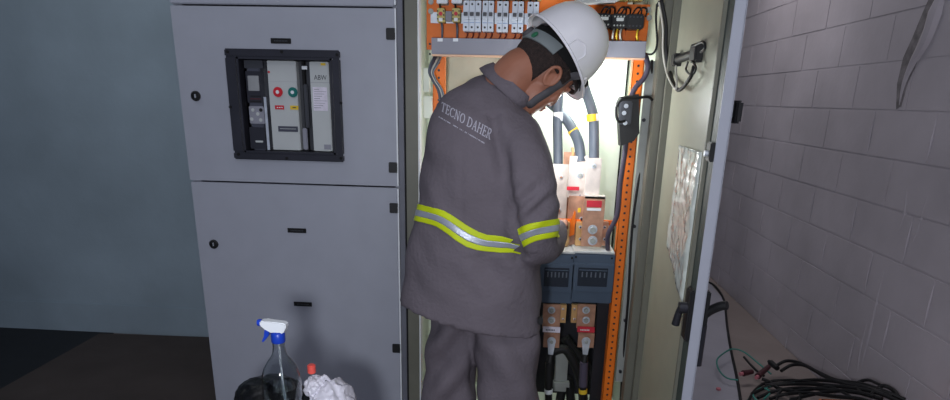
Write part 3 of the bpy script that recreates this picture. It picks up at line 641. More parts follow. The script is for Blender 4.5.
# purple-grey cable down the right rail
cable([at(645, 55, Y=.08), at(648, 66, Y=.06), at(644, 78, Y=.06), at(634, 90, Y=.05), at(628, 110, Y=.04), at(625, 150, Y=.05), at(620, 185, Y=.06), at(617, 215, Y=.06), at(608, 235, Y=.07), at(608, 252, Y=.1)], .009, 'pcable', 'dark ribbed grey cable following the right orange rail')
cable([at(652, 60, Y=.07), at(650, 100, Y=.09), at(640, 170, Y=.08), at(632, 230, Y=.06), at(628, 300, Y=.06), at(623, 360, Y=.08), at(619, 430, Y=.08)], .0045, 'bcable', 'thin black cable running down between orange rail and side plate')
cable([at(640, 52, Y=.08), at(652, 54, Y=.05), at(657, 44, Y=.04), at(656, 20, Y=.05), at(657, 4, Y=.05)], .0035, 'bcable', 'thin black wire leaving the right end of the trunking')
for i in range(4):
    d_ = (i - 1.5) * 2.2
    cable([at(438 + d_, 56, Y=.10), at(434 + d_, 64, Y=.06), at(431 + d_ * .6, 72, Y=.05), at(434 + d_ * .5, 80, Y=.06), at(441 + d_ * .6, 94, Y=.08), at(443 + d_ * .6, 125, Y=.1), at(443 + d_ * .6, 180, Y=.1)], .004, ['cable', 'pcable', 'wcable', 'cable'][i], 'grey wire of the bundle below the left end of the trunking', group='grey wires at the left rail', n=8)
# black limit switch box with cable loop
ls = thing('control_box', 'black control box hanging at the right orange rail with a cable loop', 'control box', tuple(at(628, 146, Y=.02)))
bxp = [at(618, 104, Y=.01), at(621, 97, Y=.01), at(639, 94, Y=.01), at(639.5, 133, Y=.01), at(634, 141, Y=.01), at(620.5, 146, Y=.01)]
MB().prism(bxp, (0, .055, 0)).build('box_body', M['black'], ls, True)
a, b_ = quad(620, 101, 631, 125, .0, .012); MB().box(a, b_, .004).build('front_cover', M['dgrey'], ls, True)
for x, y in ((624, 113), (625, 123), (626, 106)):
    p = at(x, y, Y=.0); MB().cyl(p, p + Vector((0, -.006, 0)), .007, n=16, bev=.001).build('screw', M['steel'], ls, True)
MB().tube([at(625, 121, Y=-.01), at(618, 121, Y=-.02), at(616, 108, Y=-.02), at(623, 99, Y=-.02), at(636, 98, Y=-.01), at(648, 97, Y=.0), at(652, 100, Y=.02)], .0045, n=8).build('cable_loop', M['bcable'], ls, True)
# LED work lamp under the trunking: the light source of the cabinet
wl = thing('work_lamp', 'small white LED work lamp inside the cabinet, hidden beside the helmet', 'lamp', (.14, .11, 1.54))
MB().box((.06, .09, 1.530), (.22, .14, 1.545), .003).build('lamp_body', M['white'], wl, True)
MB().box((.065, .095, 1.528), (.215, .135, 1.530)).build('lamp_diffuser', mat('led_white', (255, 250, 240), .5, emis=12, var=0), wl)
# ------------------------------------------------------------------ the worker
man = thing('person', 'worker seen from behind in grey uniform and white hard hat working inside the cabinet', 'person', (-.08, -.34, 0))
TH = [2 * math.pi * k / 56 for k in range(56)]
LV = [(402, 297, 541, 332, .150), (405, 272, 541, 305, .150), (410, 240, 541, 272, .150), (419, 206, 540, 243, .152), (424, 172, 541, 212, .155), (427, 142, 543, 180, .155), (434, 113, 543, 152, .15), (443, 95, 541, 132, .135), (461, 82, 536, 118, .112), (477, 73, 530, 109, .085), (486, 68, 525, 104, .072)]
YL = [-.33, -.33, -.33, -.33, -.32, -.31, -.30, -.29, -.29, -.29, -.29]
YR = [-.38, -.38, -.38, -.38, -.38, -.38, -.37, -.36, -.35, -.34, -.34]
RG = []
for (xl, yl, xr, yr, d), a, b_ in zip(LV, YL, YR):
    PL = at(xl, yl, Y=a); PR = at(xr, yr, Y=b_); RG.append(((PL + PR) / 2, (PR - PL) / 2, d))
def lerp(a, b, t): return a + (b - a) * t
def torso(t, th, off=0.0, taper=1.0):
    t = max(0, min(len(RG) - 1.0001, t)); i = int(t); f = t - i
    C = lerp(RG[i][0], RG[i + 1][0], f); A = lerp(RG[i][1], RG[i + 1][1], f); d = lerp(RG[i][2], RG[i + 1][2], f)
    e = .85; c = math.cos(th); s = math.sin(th)
    c_ = math.copysign(abs(c) ** e, c); s_ = math.copysign(abs(s) ** e, s)
    Bv = Vector((.12, 1, 0)).normalized()
    A2 = A * (1 + off / A.length)
    return C + A2 * c_ * taper + Bv * s_ * (d + off) * taper
def folds(p):
    return .012 * noise.noise(Vector((p.x * 5 + 3, p.y * 5, p.z * 3.0))) - .003 + .010 * noise.noise(Vector((p.x * 12 + p.z * 10, p.y * 12, p.z * 7 - p.x * 8)))
def evalmesh(o):
    dg = bpy.context.evaluated_depsgraph_get(); me = bpy.data.meshes.new_from_object(o.evaluated_get(dg)); old = o.data; o.modifiers.clear(); o.data = me; bpy.data.meshes.remove(old)
def remesh(o, vox, smooth=4):
    m = o.modifiers.new('r', 'REMESH'); m.mode = 'VOXEL'; m.voxel_size = vox; m.use_smooth_shade = True
    if smooth: s = o.modifiers.new('s', 'SMOOTH'); s.iterations = smooth; s.factor = .5
    evalmesh(o)
    for p in o.data.polygons: p.use_smooth = True
def displace(o, fn):
    me = o.data; ns = [v.normal.copy() for v in me.vertices]
    for v, n in zip(me.vertices, ns): v.co += n * fn(v.co)
    me.update()
# jacket: torso and both sleeves
SR = [at(517, 128, Y=-.38), at(522, 150, Y=-.43), at(528, 180, Y=-.475), at(530, 208, Y=-.49), at(531, 232, Y=-.485), at(537, 246, Y=-.45), at(546, 242, Y=-.32), at(555, 232, Y=-.20)]
SRr = [.060, .070, .075, .075, .073, .060, .056, .046]
SL = [at(450, 116, Y=-.26), at(452, 150, Y=-.18), at(462, 195, Y=-.12), at(485, 215, Y=-.06), at(520, 220, Y=.0)]
SLr = [.06, .065, .06, .055, .045]
jm = MB()
N = 44
jm.rings([[torso((len(RG) - 1.001) * k / N, th) for th in TH] for k in range(N + 1)], True, True)
jm.tube(SR, SRr, n=28, sub=6); jm.tube(SL, SLr, n=24, sub=6)
jm.sph(SR[0], .058); jm.sph(SL[0], .058)
# standing shirt collar
nk = (at(486, 68, Y=-.29) + at(525, 104, Y=-.34)) / 2; na = (at(525, 104, Y=-.34) - at(486, 68, Y=-.29)) / 2
jk = jm.build('jacket', M['jacket'], man); remesh(jk, .0085, 5)
def crease(p):      # cloth folds: general drape, plus tighter ones across the waist, elbow and between the shoulders
    x, y = proj(p); a = folds(p)
    a += .010 * math.exp(-((x - 500 - (y - 150) * .18) / 7) ** 2) * (1 if 110 < y < 260 else .2) * -1.9 if y < 262 else 0
    a += .010 * math.sin((y * .5 - .55 * x) * .20) * math.exp(-((x - 500) / 34) ** 2) * (max(0, min(1, (300 - y) / 30)) if y > 255 else 0)
    a += .010 * math.sin((y + .9 * x) * .26) * math.exp(-((x - 535) ** 2 + (y - 205) ** 2) / 500)
    a *= max(.25, min(1, (322 + (x - 480) * .22 - y) / 25)) if y > 270 else 1
    a -= .004 * math.exp(-((x - 462) / 3) ** 2) * (1 if 150 < y < 240 else 0)
    return a
displace(jk, crease)
for p in jk.data.polygons: p.use_smooth = True
bvh = BVHTree.FromPolygons([v.co[:] for v in jk.data.vertices], [p.vertices[:] for p in jk.data.polygons])
for o_ in (jk,): adopt(o_, man) if o_.location.length == 0 else None
# collar and hem
def ctube(par, name, fn, m, th_=.003):
    mb = MB(); mb.rings(fn); o = mb.build(name, M[m], par, True); s = o.modifiers.new('t', 'SOLIDIFY'); s.thickness = th_; s.offset = 1; return o
cax = (at(531, 66, Y=-.30) - nk).normalized()
def collar(k):
    r = []
    for th in TH:
        c, s = math.cos(th), math.sin(th); h = [-.01, .008, .020, .022, .006, -.014][k]; g = [1.0, .99, .96, 1.0, 1.07, 1.12][k]
        r.append(nk + na * c * g * .98 + Vector((.1, 1, 0)).normalized() * s * .068 * g + cax * (h + .0))
    return r
col = ctube(jk, 'collar', [collar(k) for k in range(6)], 'jacket', .004)
col.location = (0, 0, 0)
# reflective bands that wrap the jacket
def interp(pts, x):
    if x <= pts[0][0]: return pts[0][1]
    for (a, b_), (c, d) in zip(pts, pts[1:]):
        if x <= c: return b_ + (d - b_) * (x - a) / (c - a)
    return pts[-1][1]
TOPB = [(414, 203), (430, 206.5), (445, 210), (455, 216), (465, 224), (475, 230), (487, 234.5), (500, 236), (514, 236.5), (545, 239)]
BOTB = [(414, 220), (430, 224), (440, 227.5), (450, 234), (460, 242), (472, 248.5), (487, 252), (500, 253), (514, 253), (545, 256)]
def solve(fn, curve, th):
    best = None
    for k in range(240):
        t = 1.5 + 3.2 * k / 240; p = fn(t, th); x, y = proj(p); e = abs(y - interp(curve, x))
        if best is None or e < best[0]: best = (e, t)
    return best[1]
cols = []
for th in TH:
    th2 = th if math.sin(th) < .05 else (-th if th < math.pi else th)
    cols.append((solve(torso, TOPB, th2), solve(torso, BOTB, th2)))
def band(par, name, m, fa, fb, fn, off, nn=6):
    R = []
    for j in range(nn + 1):
        f = fa + (fb - fa) * j / nn; R.append([fn(f, i, off) for i in range(len(TH))])
    mb = MB(); mb.rings(R); o = mb.build(name, M[m], par, True); o.location = (0, 0, 0); s = o.modifiers.new('t', 'SOLIDIFY'); s.thickness = .0015; s.offset = 0; return o
def tor_pt(f, i, off):
    t = lerp(cols[i][0], cols[i][1], f); p = torso(t, TH[i], .03)
    c = torso(t, TH[i], 0, 0.0); d = (c - p).normalized(); hit = bvh.ray_cast(p + (p - c).normalized() * .03, d, .2)
    if math.cos(TH[i]) > .80: return torso(t, TH[i], -.012)          # under the arm
    if hit[0] is None: return torso(t, TH[i], .004)
    if math.cos(TH[i]) > .3 and (hit[0] - torso(t, TH[i])).length > .030: return torso(t, TH[i], -.012)
    return hit[0] - d * off
tb_ = band(jk, 'reflective_band', 'hivis', 0, .34, tor_pt, .003); band(jk, 'reflective_band', 'refl', .34, .70, tor_pt, .0035); band(jk, 'reflective_band', 'hivis', .70, 1, tor_pt, .003)
# band round the right sleeve
def sleeve_pt(f, i, off):
    lt = at(511, 232, Y=-.485); lb = at(516, 251, Y=-.485); rt = at(556, 218, Y=-.465); rb = at(558, 235, Y=-.465)
    L_ = lerp(lt, lb, f); R_ = lerp(rt, rb, f); c = (L_ + R_) / 2; a = (R_ - L_) / 2; th = TH[i]
    c = c + Vector((0, 0, -.028 * math.sin(th) - .006)); p = c + a * math.cos(th) * 1.25 + Vector((.1, 1, 0)).normalized() * math.sin(th) * .135
    d = (c - p).normalized(); hit = bvh.ray_cast(p, d, .2)
    if hit[0] is None or (hit[0] - c).length > .14: return c + (p - c) * .62
    if math.cos(th) < -.8: return c + (p - c) * .5
    return hit[0] - d * off
band(jk, 'reflective_band', 'hivis', 0, .33, sleeve_pt, .003); band(jk, 'reflective_band', 'refl', .33, .68, sleeve_pt, .0035); band(jk, 'reflective_band', 'hivis', .68, 1, sleeve_pt, .003)
# printed lettering on the back
def on_jacket(x, y, off=.0012):
    d = (at(x, y, Y=-.3) - CAM).normalized(); h = bvh.ray_cast(CAM, d, 4)
    return (h[0] if h[0] else at(x, y, Y=-.5)) - d * off
def load_serif():
    return None
GL = {'T': (.72, [(.36, 0, .36, 1, 1), (0, .97, .72, .97, 0), (0, .97, 0, .8, 0), (.72, .97, .72, .8, 0), (.22, .02, .5, .02, 0)]),
 'E': (.62, [(.13, 0, .13, 1, 1), (0, .02, .6, .02, 0), (0, .98, .57, .98, 0), (.13, .52, .45, .52, 0), (.6, .02, .62, .22, 0), (.57, .98, .57, .8, 0), (.45, .42, .45, .62, 0)]),
 'N': (.82, [(.12, 0, .12, 1, 0), (.12, 1, .70, .0, 1), (.70, 0, .70, 1, 0), (0, .98, .2, .98, 0), (.58, .98, .82, .98, 0), (0, .02, .24, .02, 0)]),
 'A': (.78, [(.39, 1, .10, .0, 0), (.39, 1, .68, .0, 1), (.2, .35, .56, .35, 0), (0, .02, .22, .02, 0), (.55, .02, .8, .02, 0)]),
 'H': (.82, [(.13, 0, .13, 1, 1), (.69, 0, .69, 1, 1), (.13, .52, .69, .52, 0), (0, .98, .27, .98, 0), (.55, .98, .82, .98, 0), (0, .02, .27, .02, 0), (.55, .02, .82, .02, 0)]),
 'R': (.76, [(.13, 0, .13, 1, 1), (0, .98, .35, .98, 0), (0, .02, .27, .02, 0), (.35, .98, .53, .9, 1), (.53, .9, .58, .74, 1), (.58, .74, .50, .56, 1), (.50, .56, .13, .5, 0), (.32, .5, .66, .02, 1), (.62, .02, .8, .02, 0)])}
def arc(cx_, cy_, rx, ry, a0, a1, n=16):
    P = [(cx_ + rx * math.cos(math.radians(a0 + (a1 - a0) * k / n)), cy_ + ry * math.sin(math.radians(a0 + (a1 - a0) * k / n))) for k in range(n + 1)]
    return [(a[0], a[1], b[0], b[1], abs((b[1] - a[1])) > abs(b[0] - a[0]) * .8) for a, b in zip(P, P[1:])]
GL['O'] = (.84, arc(.42, .5, .36, .48, 0, 360, 24)); GL['C'] = (.74, arc(.42, .5, .36, .48, 42, 318, 20) + [(.69, .82, .69, .98, 0), (.69, .2, .72, .1, 0)])
GL['D'] = (.82, [(.13, 0, .13, 1, 1), (0, .98, .35, .98, 0), (0, .02, .35, .02, 0)] + arc(.33, .5, .42, .48, -90, 90, 16))
bm = bmesh.new(); xx = 0
for ch_c in 'TECNO DAHER':
    if ch_c == ' ': xx += .38; continue
    wd_, strokes = GL[ch_c]; big = 1.0
    for a_, b1, c_1, d_1, th1 in strokes:
        p_ = Vector((a_, b1)); q_ = Vector((c_1, d_1)); dd = (q_ - p_); L1 = dd.length or 1; nn_ = Vector((-dd.y, dd.x)) / L1 * (.075 if th1 else .042); ee = dd / L1 * .01; ns = max(1, int(L1 / .2))
        for k in range(ns):
            s0 = p_ - ee + (dd + 2 * ee) * (k / ns); s1 = p_ - ee + (dd + 2 * ee) * ((k + 1) / ns)
            bm.faces.new([bm.verts.new((xx + v.x * .96 * big, v.y * big, 0)) for v in (s0 - nn_, s1 - nn_, s1 + nn_, s0 + nn_)])
    xx += wd_ * big + .10
x0, x1, y0, y1 = 0, xx - .1, 0, 1.05
me = bpy.data.meshes.new('back_lettering'); me.materials.append(M['print'])
A0, A1, A2 = Vector((440.6, 110.5)), Vector((490.0, 139.5)), Vector((442.2, 101.5))
A3 = Vector((493.2, 129.5))
for v in bm.verts:
    u = (v.co.x - x0) / (x1 - x0); t = (v.co.y - y0) / (y1 - y0); pt = (A0 * (1 - u) + A1 * u) * (1 - t) + (A2 * (1 - u) + A3 * u) * t; v.co = on_jacket(pt.x, pt.y)
bm.to_mesh(me); bm.free(); o = bpy.data.objects.new('back_lettering', me); COL.objects.link(o); o.parent = jk
s = o.modifiers.new('t', 'SOLIDIFY'); s.thickness = .0006
mb = MB(); u = 0
rr = random.Random(3)
while u < 1:
    du_ = rr.uniform(.006, .014)
    if rr.random() > .22 and not (.27 < u < .31 or .42 < u < .45):
        q_ = []
        for uu, tt in ((u, 0), (u + du_, 0), (u + du_, 1), (u, 1)):
            pt = Vector((438.5, 117.2)) * (1 - uu) + Vector((484, 143.6)) * uu + Vector((.35, -1.1)) * tt; q_.append(mb.bm.verts.new(on_jacket(pt.x, pt.y)))
        mb.bm.faces.new(q_)
    u += du_ + .004
o = mb.build('small_print_line', M['print'], jk); o.location = (0, 0, 0); s = o.modifiers.new('t', 'SOLIDIFY'); s.thickness = .0005
# trousers
tm = MB()
RLg = [at(497, 300, Y=-.36), at(506, 330, Y=-.37), at(509, 365, Y=-.38), at(509, 400, Y=-.38), Vector((.04, -.37, .28)), Vector((.04, -.37, .10))]
LLg = [at(462, 296, Y=-.30), at(457, 325, Y=-.30), at(453, 360, Y=-.30), at(448, 395, Y=-.31), Vector((-.19, -.30, .28)), Vector((-.19, -.29, .10))]
tm.tube(RLg, [.105, .106, .101, .096, .085, .080], n=28); tm.tube(LLg, [.105, .095, .086, .090, .085, .080], n=28)
tm.sph((at(480, 300, Y=-.33)), (.17, .12, .10))
ts = tm.build('trousers', M['trousers'], man); remesh(ts, .010, 5)
def tfold(p):
    x, y = proj(p); a = folds(p) * 1.1
    a += .014 * math.sin((y + 1.0 * (x - 430)) * .13) * math.exp(-((x - 447) / 26) ** 2)
    a += .009 * math.sin((y * .8 - x) * .11) * math.exp(-((x - 510) / 26) ** 2)
    a -= .010 * math.exp(-((x - 470 - (y - 335) * .08) / 4) ** 2)
    return a
displace(ts, tfold)
# boots
for (x, y) in ((.04, -.37), (-.19, -.29)):
    b_ = MB(); f = Vector((.80, .60, 0)); 
    b_.tube([(x, y, .22), (x, y, .10), (x, y, .05)], [.055, .055, .05], n=20)
    b_.sph(Vector((x, y, .045)) + f * .03, (.13, .052, .045), Matrix.Rotation(math.atan2(.6, .8), 3, 'Z')); b_.sph(Vector((x, y, .05)) + f * .09, (.07, .05, .045), Matrix.Rotation(math.atan2(.6, .8), 3, 'Z'))
    o = b_.build('boot', M['boot'], man); remesh(o, .006, 2)
    for v in o.data.vertices:
        wz = v.co.z
        if wz < .004: v.co.z = .004
    s_ = MB(); Rz = Matrix.Rotation(math.atan2(.6, .8), 3, 'Z'); c = Vector((x, y, 0)) + f * .035
    s_.rings([[c + Rz @ Vector((.145 * math.cos(a), .056 * math.sin(a), z)) for a in TH] for z in (0.0, .018)], True, True); so = s_.build('sole', M['gap'], o, True); so.location = (0, 0, 0)
# head frame: U = crown direction, G = face direction, S = right-hand side
Fh = Vector((.96, .28, 0)).normalized(); Uv = (Fh * .80 + Vector((0, 0, .60))).normalized(); Gv = (Fh * .60 - Vector((0, 0, .80))).normalized(); Sv = Gv.cross(Uv).normalized()
HM = Matrix((Gv, Sv, Uv)).transposed()
ear_px = at(551, 79, Y=-.365)
H0 = ear_px - Sv * .072     # centre of the head at ear height
def Hd(g, s_, u): return H0 + HM @ Vector((g, s_, u))
hm = MB()
hm.sph(Hd(-.018, 0, .035), (.098, .076, .098), HM, 32)
hm.sph(Hd(.018, 0, -.035), (.066, .062, .080), HM, 28)
hm.sph(Hd(.040, 0, -.078), (.040, .042, .036), HM, 20)
hm.sph(Hd(.052, 0, .0), (.038, .056, .055), HM, 24)
hm.tube([Hd(.078, 0, .030), Hd(.090, 0, .008), Hd(.098, 0, -.012), Hd(.088, 0, -.022)], [.009, .010, .012, .008], n=12)
hm.sph(Hd(.088, .012, -.016), .009); hm.sph(Hd(.088, -.012, -.016), .009)
hm.sph(Hd(.080, 0, -.046), (.012, .026, .012), HM); hm.sph(Hd(.068, 0, -.092), (.020, .022, .016), HM)
for s_ in (-1, 1):
    hm.sph(Hd(.076, s_ * .030, .034), (.014, .026, .009), HM); hm.sph(Hd(.060, s_ * .040, -.012), (.024, .022, .022), HM)
    hm.tube([Hd(-.004, s_ * .078, -.026), Hd(.012, s_ * .080, -.008), Hd(.008, s_ * .086, .018), Hd(-.010, s_ * .092, .030), Hd(-.024, s_ * .091, .016), Hd(-.020, s_ * .084, -.008), Hd(-.006, s_ * .078, -.026)], .0055, n=10)
    hm.sph(Hd(-.004, s_ * .076, .0), (.014, .008, .022), HM)
nb = at(503, 92, Y=-.32)
hm.tube([nb + Vector((-.05, .0, -.08)), nb, Hd(-.055, 0, -.04), Hd(-.03, 0, .0)], [.075, .066, .064, .062], n=28)
# shoulders, chest and hips stay inside the clothes
for t in (9, 8, 7, 6, 5, 4, 3, 2, 1): 
    c, a, d = RG[t]; hm.sph(c, (a.length * .72, d * .65, .055), None, 20)
hm.tube([RG[9][0], RG[5][0], RG[1][0], at(480, 300, Y=-.33)], .07, n=18)
hm.tube(SR, [r_ * .62 for r_ in SRr], n=16); hm.tube(SL, [r_ * .62 for r_ in SLr], n=16)
for L_ in (RLg, LLg): hm.tube(L_, [.07, .068, .06, .055, .045, .038], n=18)
hm.sph(at(480, 300, Y=-.33), (.13, .08, .07))
# hands: palm and five bent fingers
def hand(wr_, pd, nrm, flip=1):
    pd = pd.normalized(); nrm = nrm.normalized(); sd = pd.cross(nrm).normalized() * flip
    c = wr_ + pd * .075; rot = Matrix((pd, sd, nrm)).transposed()
    hm.tube([wr_ - pd * .04, wr_ + pd * .01], [.027, .024], n=14); hm.sph(wr_ + pd * .05, (.052, .040, .015), rot, 18)
    for k, (o_, l) in enumerate(((.030, .070), (.010, .080), (-.011, .074), (-.030, .058))):
        b0 = wr_ + pd * .075 + sd * o_; b1 = b0 + (pd * .9 + nrm * .25) * l * .48; b2 = b1 + (pd * .55 + nrm * .8) * l * .32; b3 = b2 + (pd * .1 + nrm) * l * .26
        hm.tube([b0, b1, b2, b3], [.0095, .009, .0085, .0075], n=10, sub=3)
    t0 = wr_ + pd * .022 + sd * .030; t1 = t0 + (pd * .6 + sd * .7 + nrm * .3) * .040; t2 = t1 + (pd * .9 + sd * .1 + nrm * .5) * .032
    hm.tube([t0, t1, t2], [.013, .011, .009], n=10, sub=3)
hand(SR[-1] + Vector((.005, .03, .0)), Vector((.05, .9, .1)), Vector((.2, -.1, -1)), 1)
hand(SL[-1] + Vector((.025, .02, .0)), Vector((.7, .5, .0)), Vector((0, .1, -1)), -1)
skin = hm.build('body', M['skin'], man); remesh(skin, .0038, 2)
for v in skin.data.vertices:
    q_ = HM.transposed() @ (v.co - H0)
    if q_.x > .040 and -.13 < q_.z < .09 and abs(q_.y) < .09: v.co = Hd(.040 + (q_.x - .040) * .52, q_.y, q_.z)
# lips, brows, hair
MB().sph(Hd(.066, 0, -.042), (.004, .020, .005), HM, 14).sph(Hd(.0655, 0, -.051), (.004, .017, .005), HM, 14).build('lips', M['lips'], skin, True).location = (0, 0, 0)
for s_ in (-1, 1):
    e_ = MB().sph(Hd(.054, s_ * .030, .018), .009, None, 14).build('eye', M['white'], skin, True); e_.location = (0, 0, 0)
    MB().tube([Hd(.064, s_ * .014, .036), Hd(.064, s_ * .030, .042), Hd(.058, s_ * .050, .038)], [.004, .005, .003], n=8).build('eyebrow', M['hair'], skin, True).location = (0, 0, 0)
hr = MB(); bmh = bmesh.new(); bmesh.ops.create_uvsphere(bmh, u_segments=64, v_segments=40, radius=1)
dl_ = []
for v in bmh.verts:
    g, s_, u = v.co.x * .103, v.co.y * .081, v.co.z * .103
    g2, u2 = g - .018, u + .035
    # keep the crown, the nape and the sideburn in front of the ear
    keep = u2 > (.045 if g2 > .035 else (.018 if g2 > -.022 else -.066))
    if not keep: dl_.append(v)
    k = 1 + .012 * noise.noise(Vector((g * 60, s_ * 60, u * 60)))
    v.co = Hd(g2 * k, s_ * k, u2)
bmesh.ops.delete(bmh, geom=dl_, context='VERTS'); hr.merge(bmh)
ho = hr.build('hair', M['hair'], man, True); s = ho.modifiers.new('t', 'SOLIDIFY'); s.thickness = .004; s.offset = 1
# hard hat
hp0 = at(533, 13, Y=-.32); hp1 = at(579, 96, Y=-.27)
HG = (hp1 - hp0).normalized(); HU = (Sv.cross(HG)).normalized()
if HU.x < 0: HU = -HU
HS = HG.cross(HU).normalized(); HU = HS.cross(HG).normalized(); HH = Matrix((HG, HS, HU)).transposed()
HC = (hp0 + hp1) / 2 + HG * -.004
def Hh(g, s_, u): return HC + HH @ Vector((g, s_, u))
hel = MB(); R = []; hl = (hp1 - hp0).length / 2
prof = [(0, 1.0), (.012, .985), (.035, .965), (.060, .925), (.085, .86), (.105, .77), (.122, .65), (.135, .50), (.143, .33), (.1475, .15), (.1485, .03)]
def hel_ring(z, f, brim=0.0):
    r = []
    for th in TH:
        c, s_ = math.cos(th), math.sin(th); rg = (hl * .90 if c < 0 else hl * .88) * f; rs = .118 * f
        b_ = 0
        if brim: b_ = brim * (.020 * max(0, c) ** 2 + .007)
        zz = z - (b_ * .25 if brim else 0)
        ridge_ = 0
        if 0.04 < z and abs(s_) < .22: ridge_ = .004 * (1 - abs(s_) / .22) * (1 if abs(f) > .05 else 1)
        r.append(Hh((rg + b_) * c, (rs + b_) * s_, zz + ridge_))
    return r
R = [hel_ring(-.004, 1.0, 1.0), hel_ring(.002, 1.0, 1.0), hel_ring(.004, 1.0, .35)] + [hel_ring(z + .004, f) for z, f in prof]
hel.rings(R, False, True); helo = hel.build('hard_hat', M['helmet'], man, True); s = helo.modifiers.new('t', 'SOLIDIFY'); s.thickness = .0028; s.offset = -1
def hpart(mb, nm, m_):
    o = mb.build(nm, M[m_], helo, True); o.location = (0, 0, 0); return o
# side accessory slot: a raised pentagon ridge
def shell(g, u, off=.001, s_=1):
    rg = hl * .89; 
    # find the radius factor at height u
    f = interp([(z + .004, ff) for z, ff in prof], u); q_ = max(0, 1 - (g / (rg * f)) ** 2); return Hh(g, s_ * (.118 * f * math.sqrt(q_) + off), u)
for s_ in (-1, 1):
    hpart(MB().tube([shell(-.022, .006, s_=s_), shell(-.022, .020, s_=s_), shell(-.020, .034, s_=s_), shell(-.006, .040, s_=s_), shell(.006, .046, s_=s_), shell(.020, .038, s_=s_), shell(.028, .032, s_=s_), shell(.028, .018, s_=s_), shell(.027, .006, s_=s_)], .0020, n=8, smooth=False), 'slot_ridge', 'helmet')
    hpart(MB().tube([shell(.085, .006, s_=s_), shell(.088, .018, s_=s_), shell(.103, .016, s_=s_), shell(.106, .006, s_=s_)], .0022, n=8), 'slot_ridge', 'helmet')
# head band under the shell, nape pad, chin strap
def hb_ring(u, off):
    return [Hd((-.016 + (.106 + off) * math.cos(th)), (.084 + off) * math.sin(th), u + .012 * math.cos(th)) for th in TH]
hbd = hpart(MB().rings([hb_ring(.052, .0), hb_ring(.052, .004), hb_ring(.085, .002), hb_ring(.085, 0)]), 'head_band', 'gap')
nbm = MB(); rr_ = []
for uu in (0, 1):
    for off in (0, 1):
        rr_.append([Hd(-.016 + (.106 + .006 * off) * math.cos(math.pi - a), (.086 + .006 * off) * math.sin(math.pi - a), (.016 if uu == 0 else .050) + .018 * abs(math.sin(a)) ** 2 * 1.2) for a in [(-1.25 + 2.5 * k / 40) for k in range(41)]])
V_ = [[nbm.bm.verts.new(p) for p in r_] for r_ in (rr_[0], rr_[1], rr_[3], rr_[2])]
for a in range(4):
    for k in range(40): nbm.bm.faces.new((V_[a][k], V_[a][k + 1], V_[(a + 1) % 4][k + 1], V_[(a + 1) % 4][k]))
for k in (0, 40): nbm.bm.faces.new([V_[a][k] for a in range(4)])
hpart(nbm, 'nape_band', 'band')
hpart(MB().sph(Hd(-.116, .035, .034), (.006, .022, .011), HM, 16), 'nape_pad', 'pad')
hpart(MB().cyl(Hd(-.118, 0, .034), Hd(-.135, 0, .034), .018, n=20, bev=.003), 'adjusting_knob', 'strap')
def strapribbon(pts, wv, wd, th_=.0018):
    mb = MB(); P = [Vector(p) for p in pts]; Q = []
    for i in range(len(P) - 1):
        p0 = P[max(0, i - 1)]; p1 = P[i]; p2 = P[i + 1]; p3 = P[min(len(P) - 1, i + 2)]
        for k in range(6):
            t = k / 6; Q.append(.5 * ((2 * p1) + (p2 - p0) * t + (2 * p0 - 5 * p1 + 4 * p2 - p3) * t * t + (3 * p1 - p0 - 3 * p2 + p3) * t ** 3))
    Q.append(P[-1]); rows = []
    for i, p in enumerate(Q):
        t = (Q[min(i + 1, len(Q) - 1)] - Q[max(i - 1, 0)]).normalized(); out = (p - Hd(.01, 0, p.dot(Uv) - H0.dot(Uv))).normalized(); sd = t.cross(out).normalized() * wd / 2
        rows.append((mb.bm.verts.new(p - sd), mb.bm.verts.new(p + sd)))
    for a, b2_ in zip(rows, rows[1:]): mb.bm.faces.new((a[0], a[1], b2_[1], b2_[0]))
    return mb
sbv = BVHTree.FromPolygons([v.co[:] for v in skin.data.vertices], [p.vertices[:] for p in skin.data.polygons])
def onskin(g, s_, u, off=.003):
    p = Hd(g, s_ * 2.2, u); c = Hd(g * .6, 0, u); d = (c - p).normalized(); h = sbv.ray_cast(p, d, .4); return (h[0] - d * off) if h[0] else Hd(g, s_, u)
sp_ = [Hd(.036, .094, .066)] + [onskin(g, .09, u, .006) for g, u in ((.036, .046), (.036, .022), (.035, 0), (.033, -.03), (.030, -.06))] + [onskin(.028, .05, -.09), onskin(.028, .02, -.10)]
sp2 = [Hd(.036, -.094, .066)] + [onskin(g, -.09, u, .006) for g, u in ((.036, .046), (.036, .022), (.035, 0), (.033, -.03), (.030, -.06))] + [onskin(.028, -.05, -.09), onskin(.028, -.02, -.10)]
for k, pts in enumerate((sp_, sp2)):
    o = hpart(strapribbon(pts, None, .022), 'chin_strap', 'strap'); s = o.modifiers.new('t', 'SOLIDIFY'); s.thickness = .002; s.offset = 0
# everything hanging on the figure was written in world space: bind to the parents once
for ch in (jk, ts, skin, ho, helo): ch.location = -man.location
for ch in man.children:
    if ch.name.startswith('boot'): ch.location = -man.location
a = at(541, 320, Y=-.42)
pt_ = MB().box(a + Vector((-.010, -.01, -.012)), a + Vector((.006, .008, .010)), .003).build('pocket_clip', M['black'], ts, True); pt_.location = (0, 0, 0)
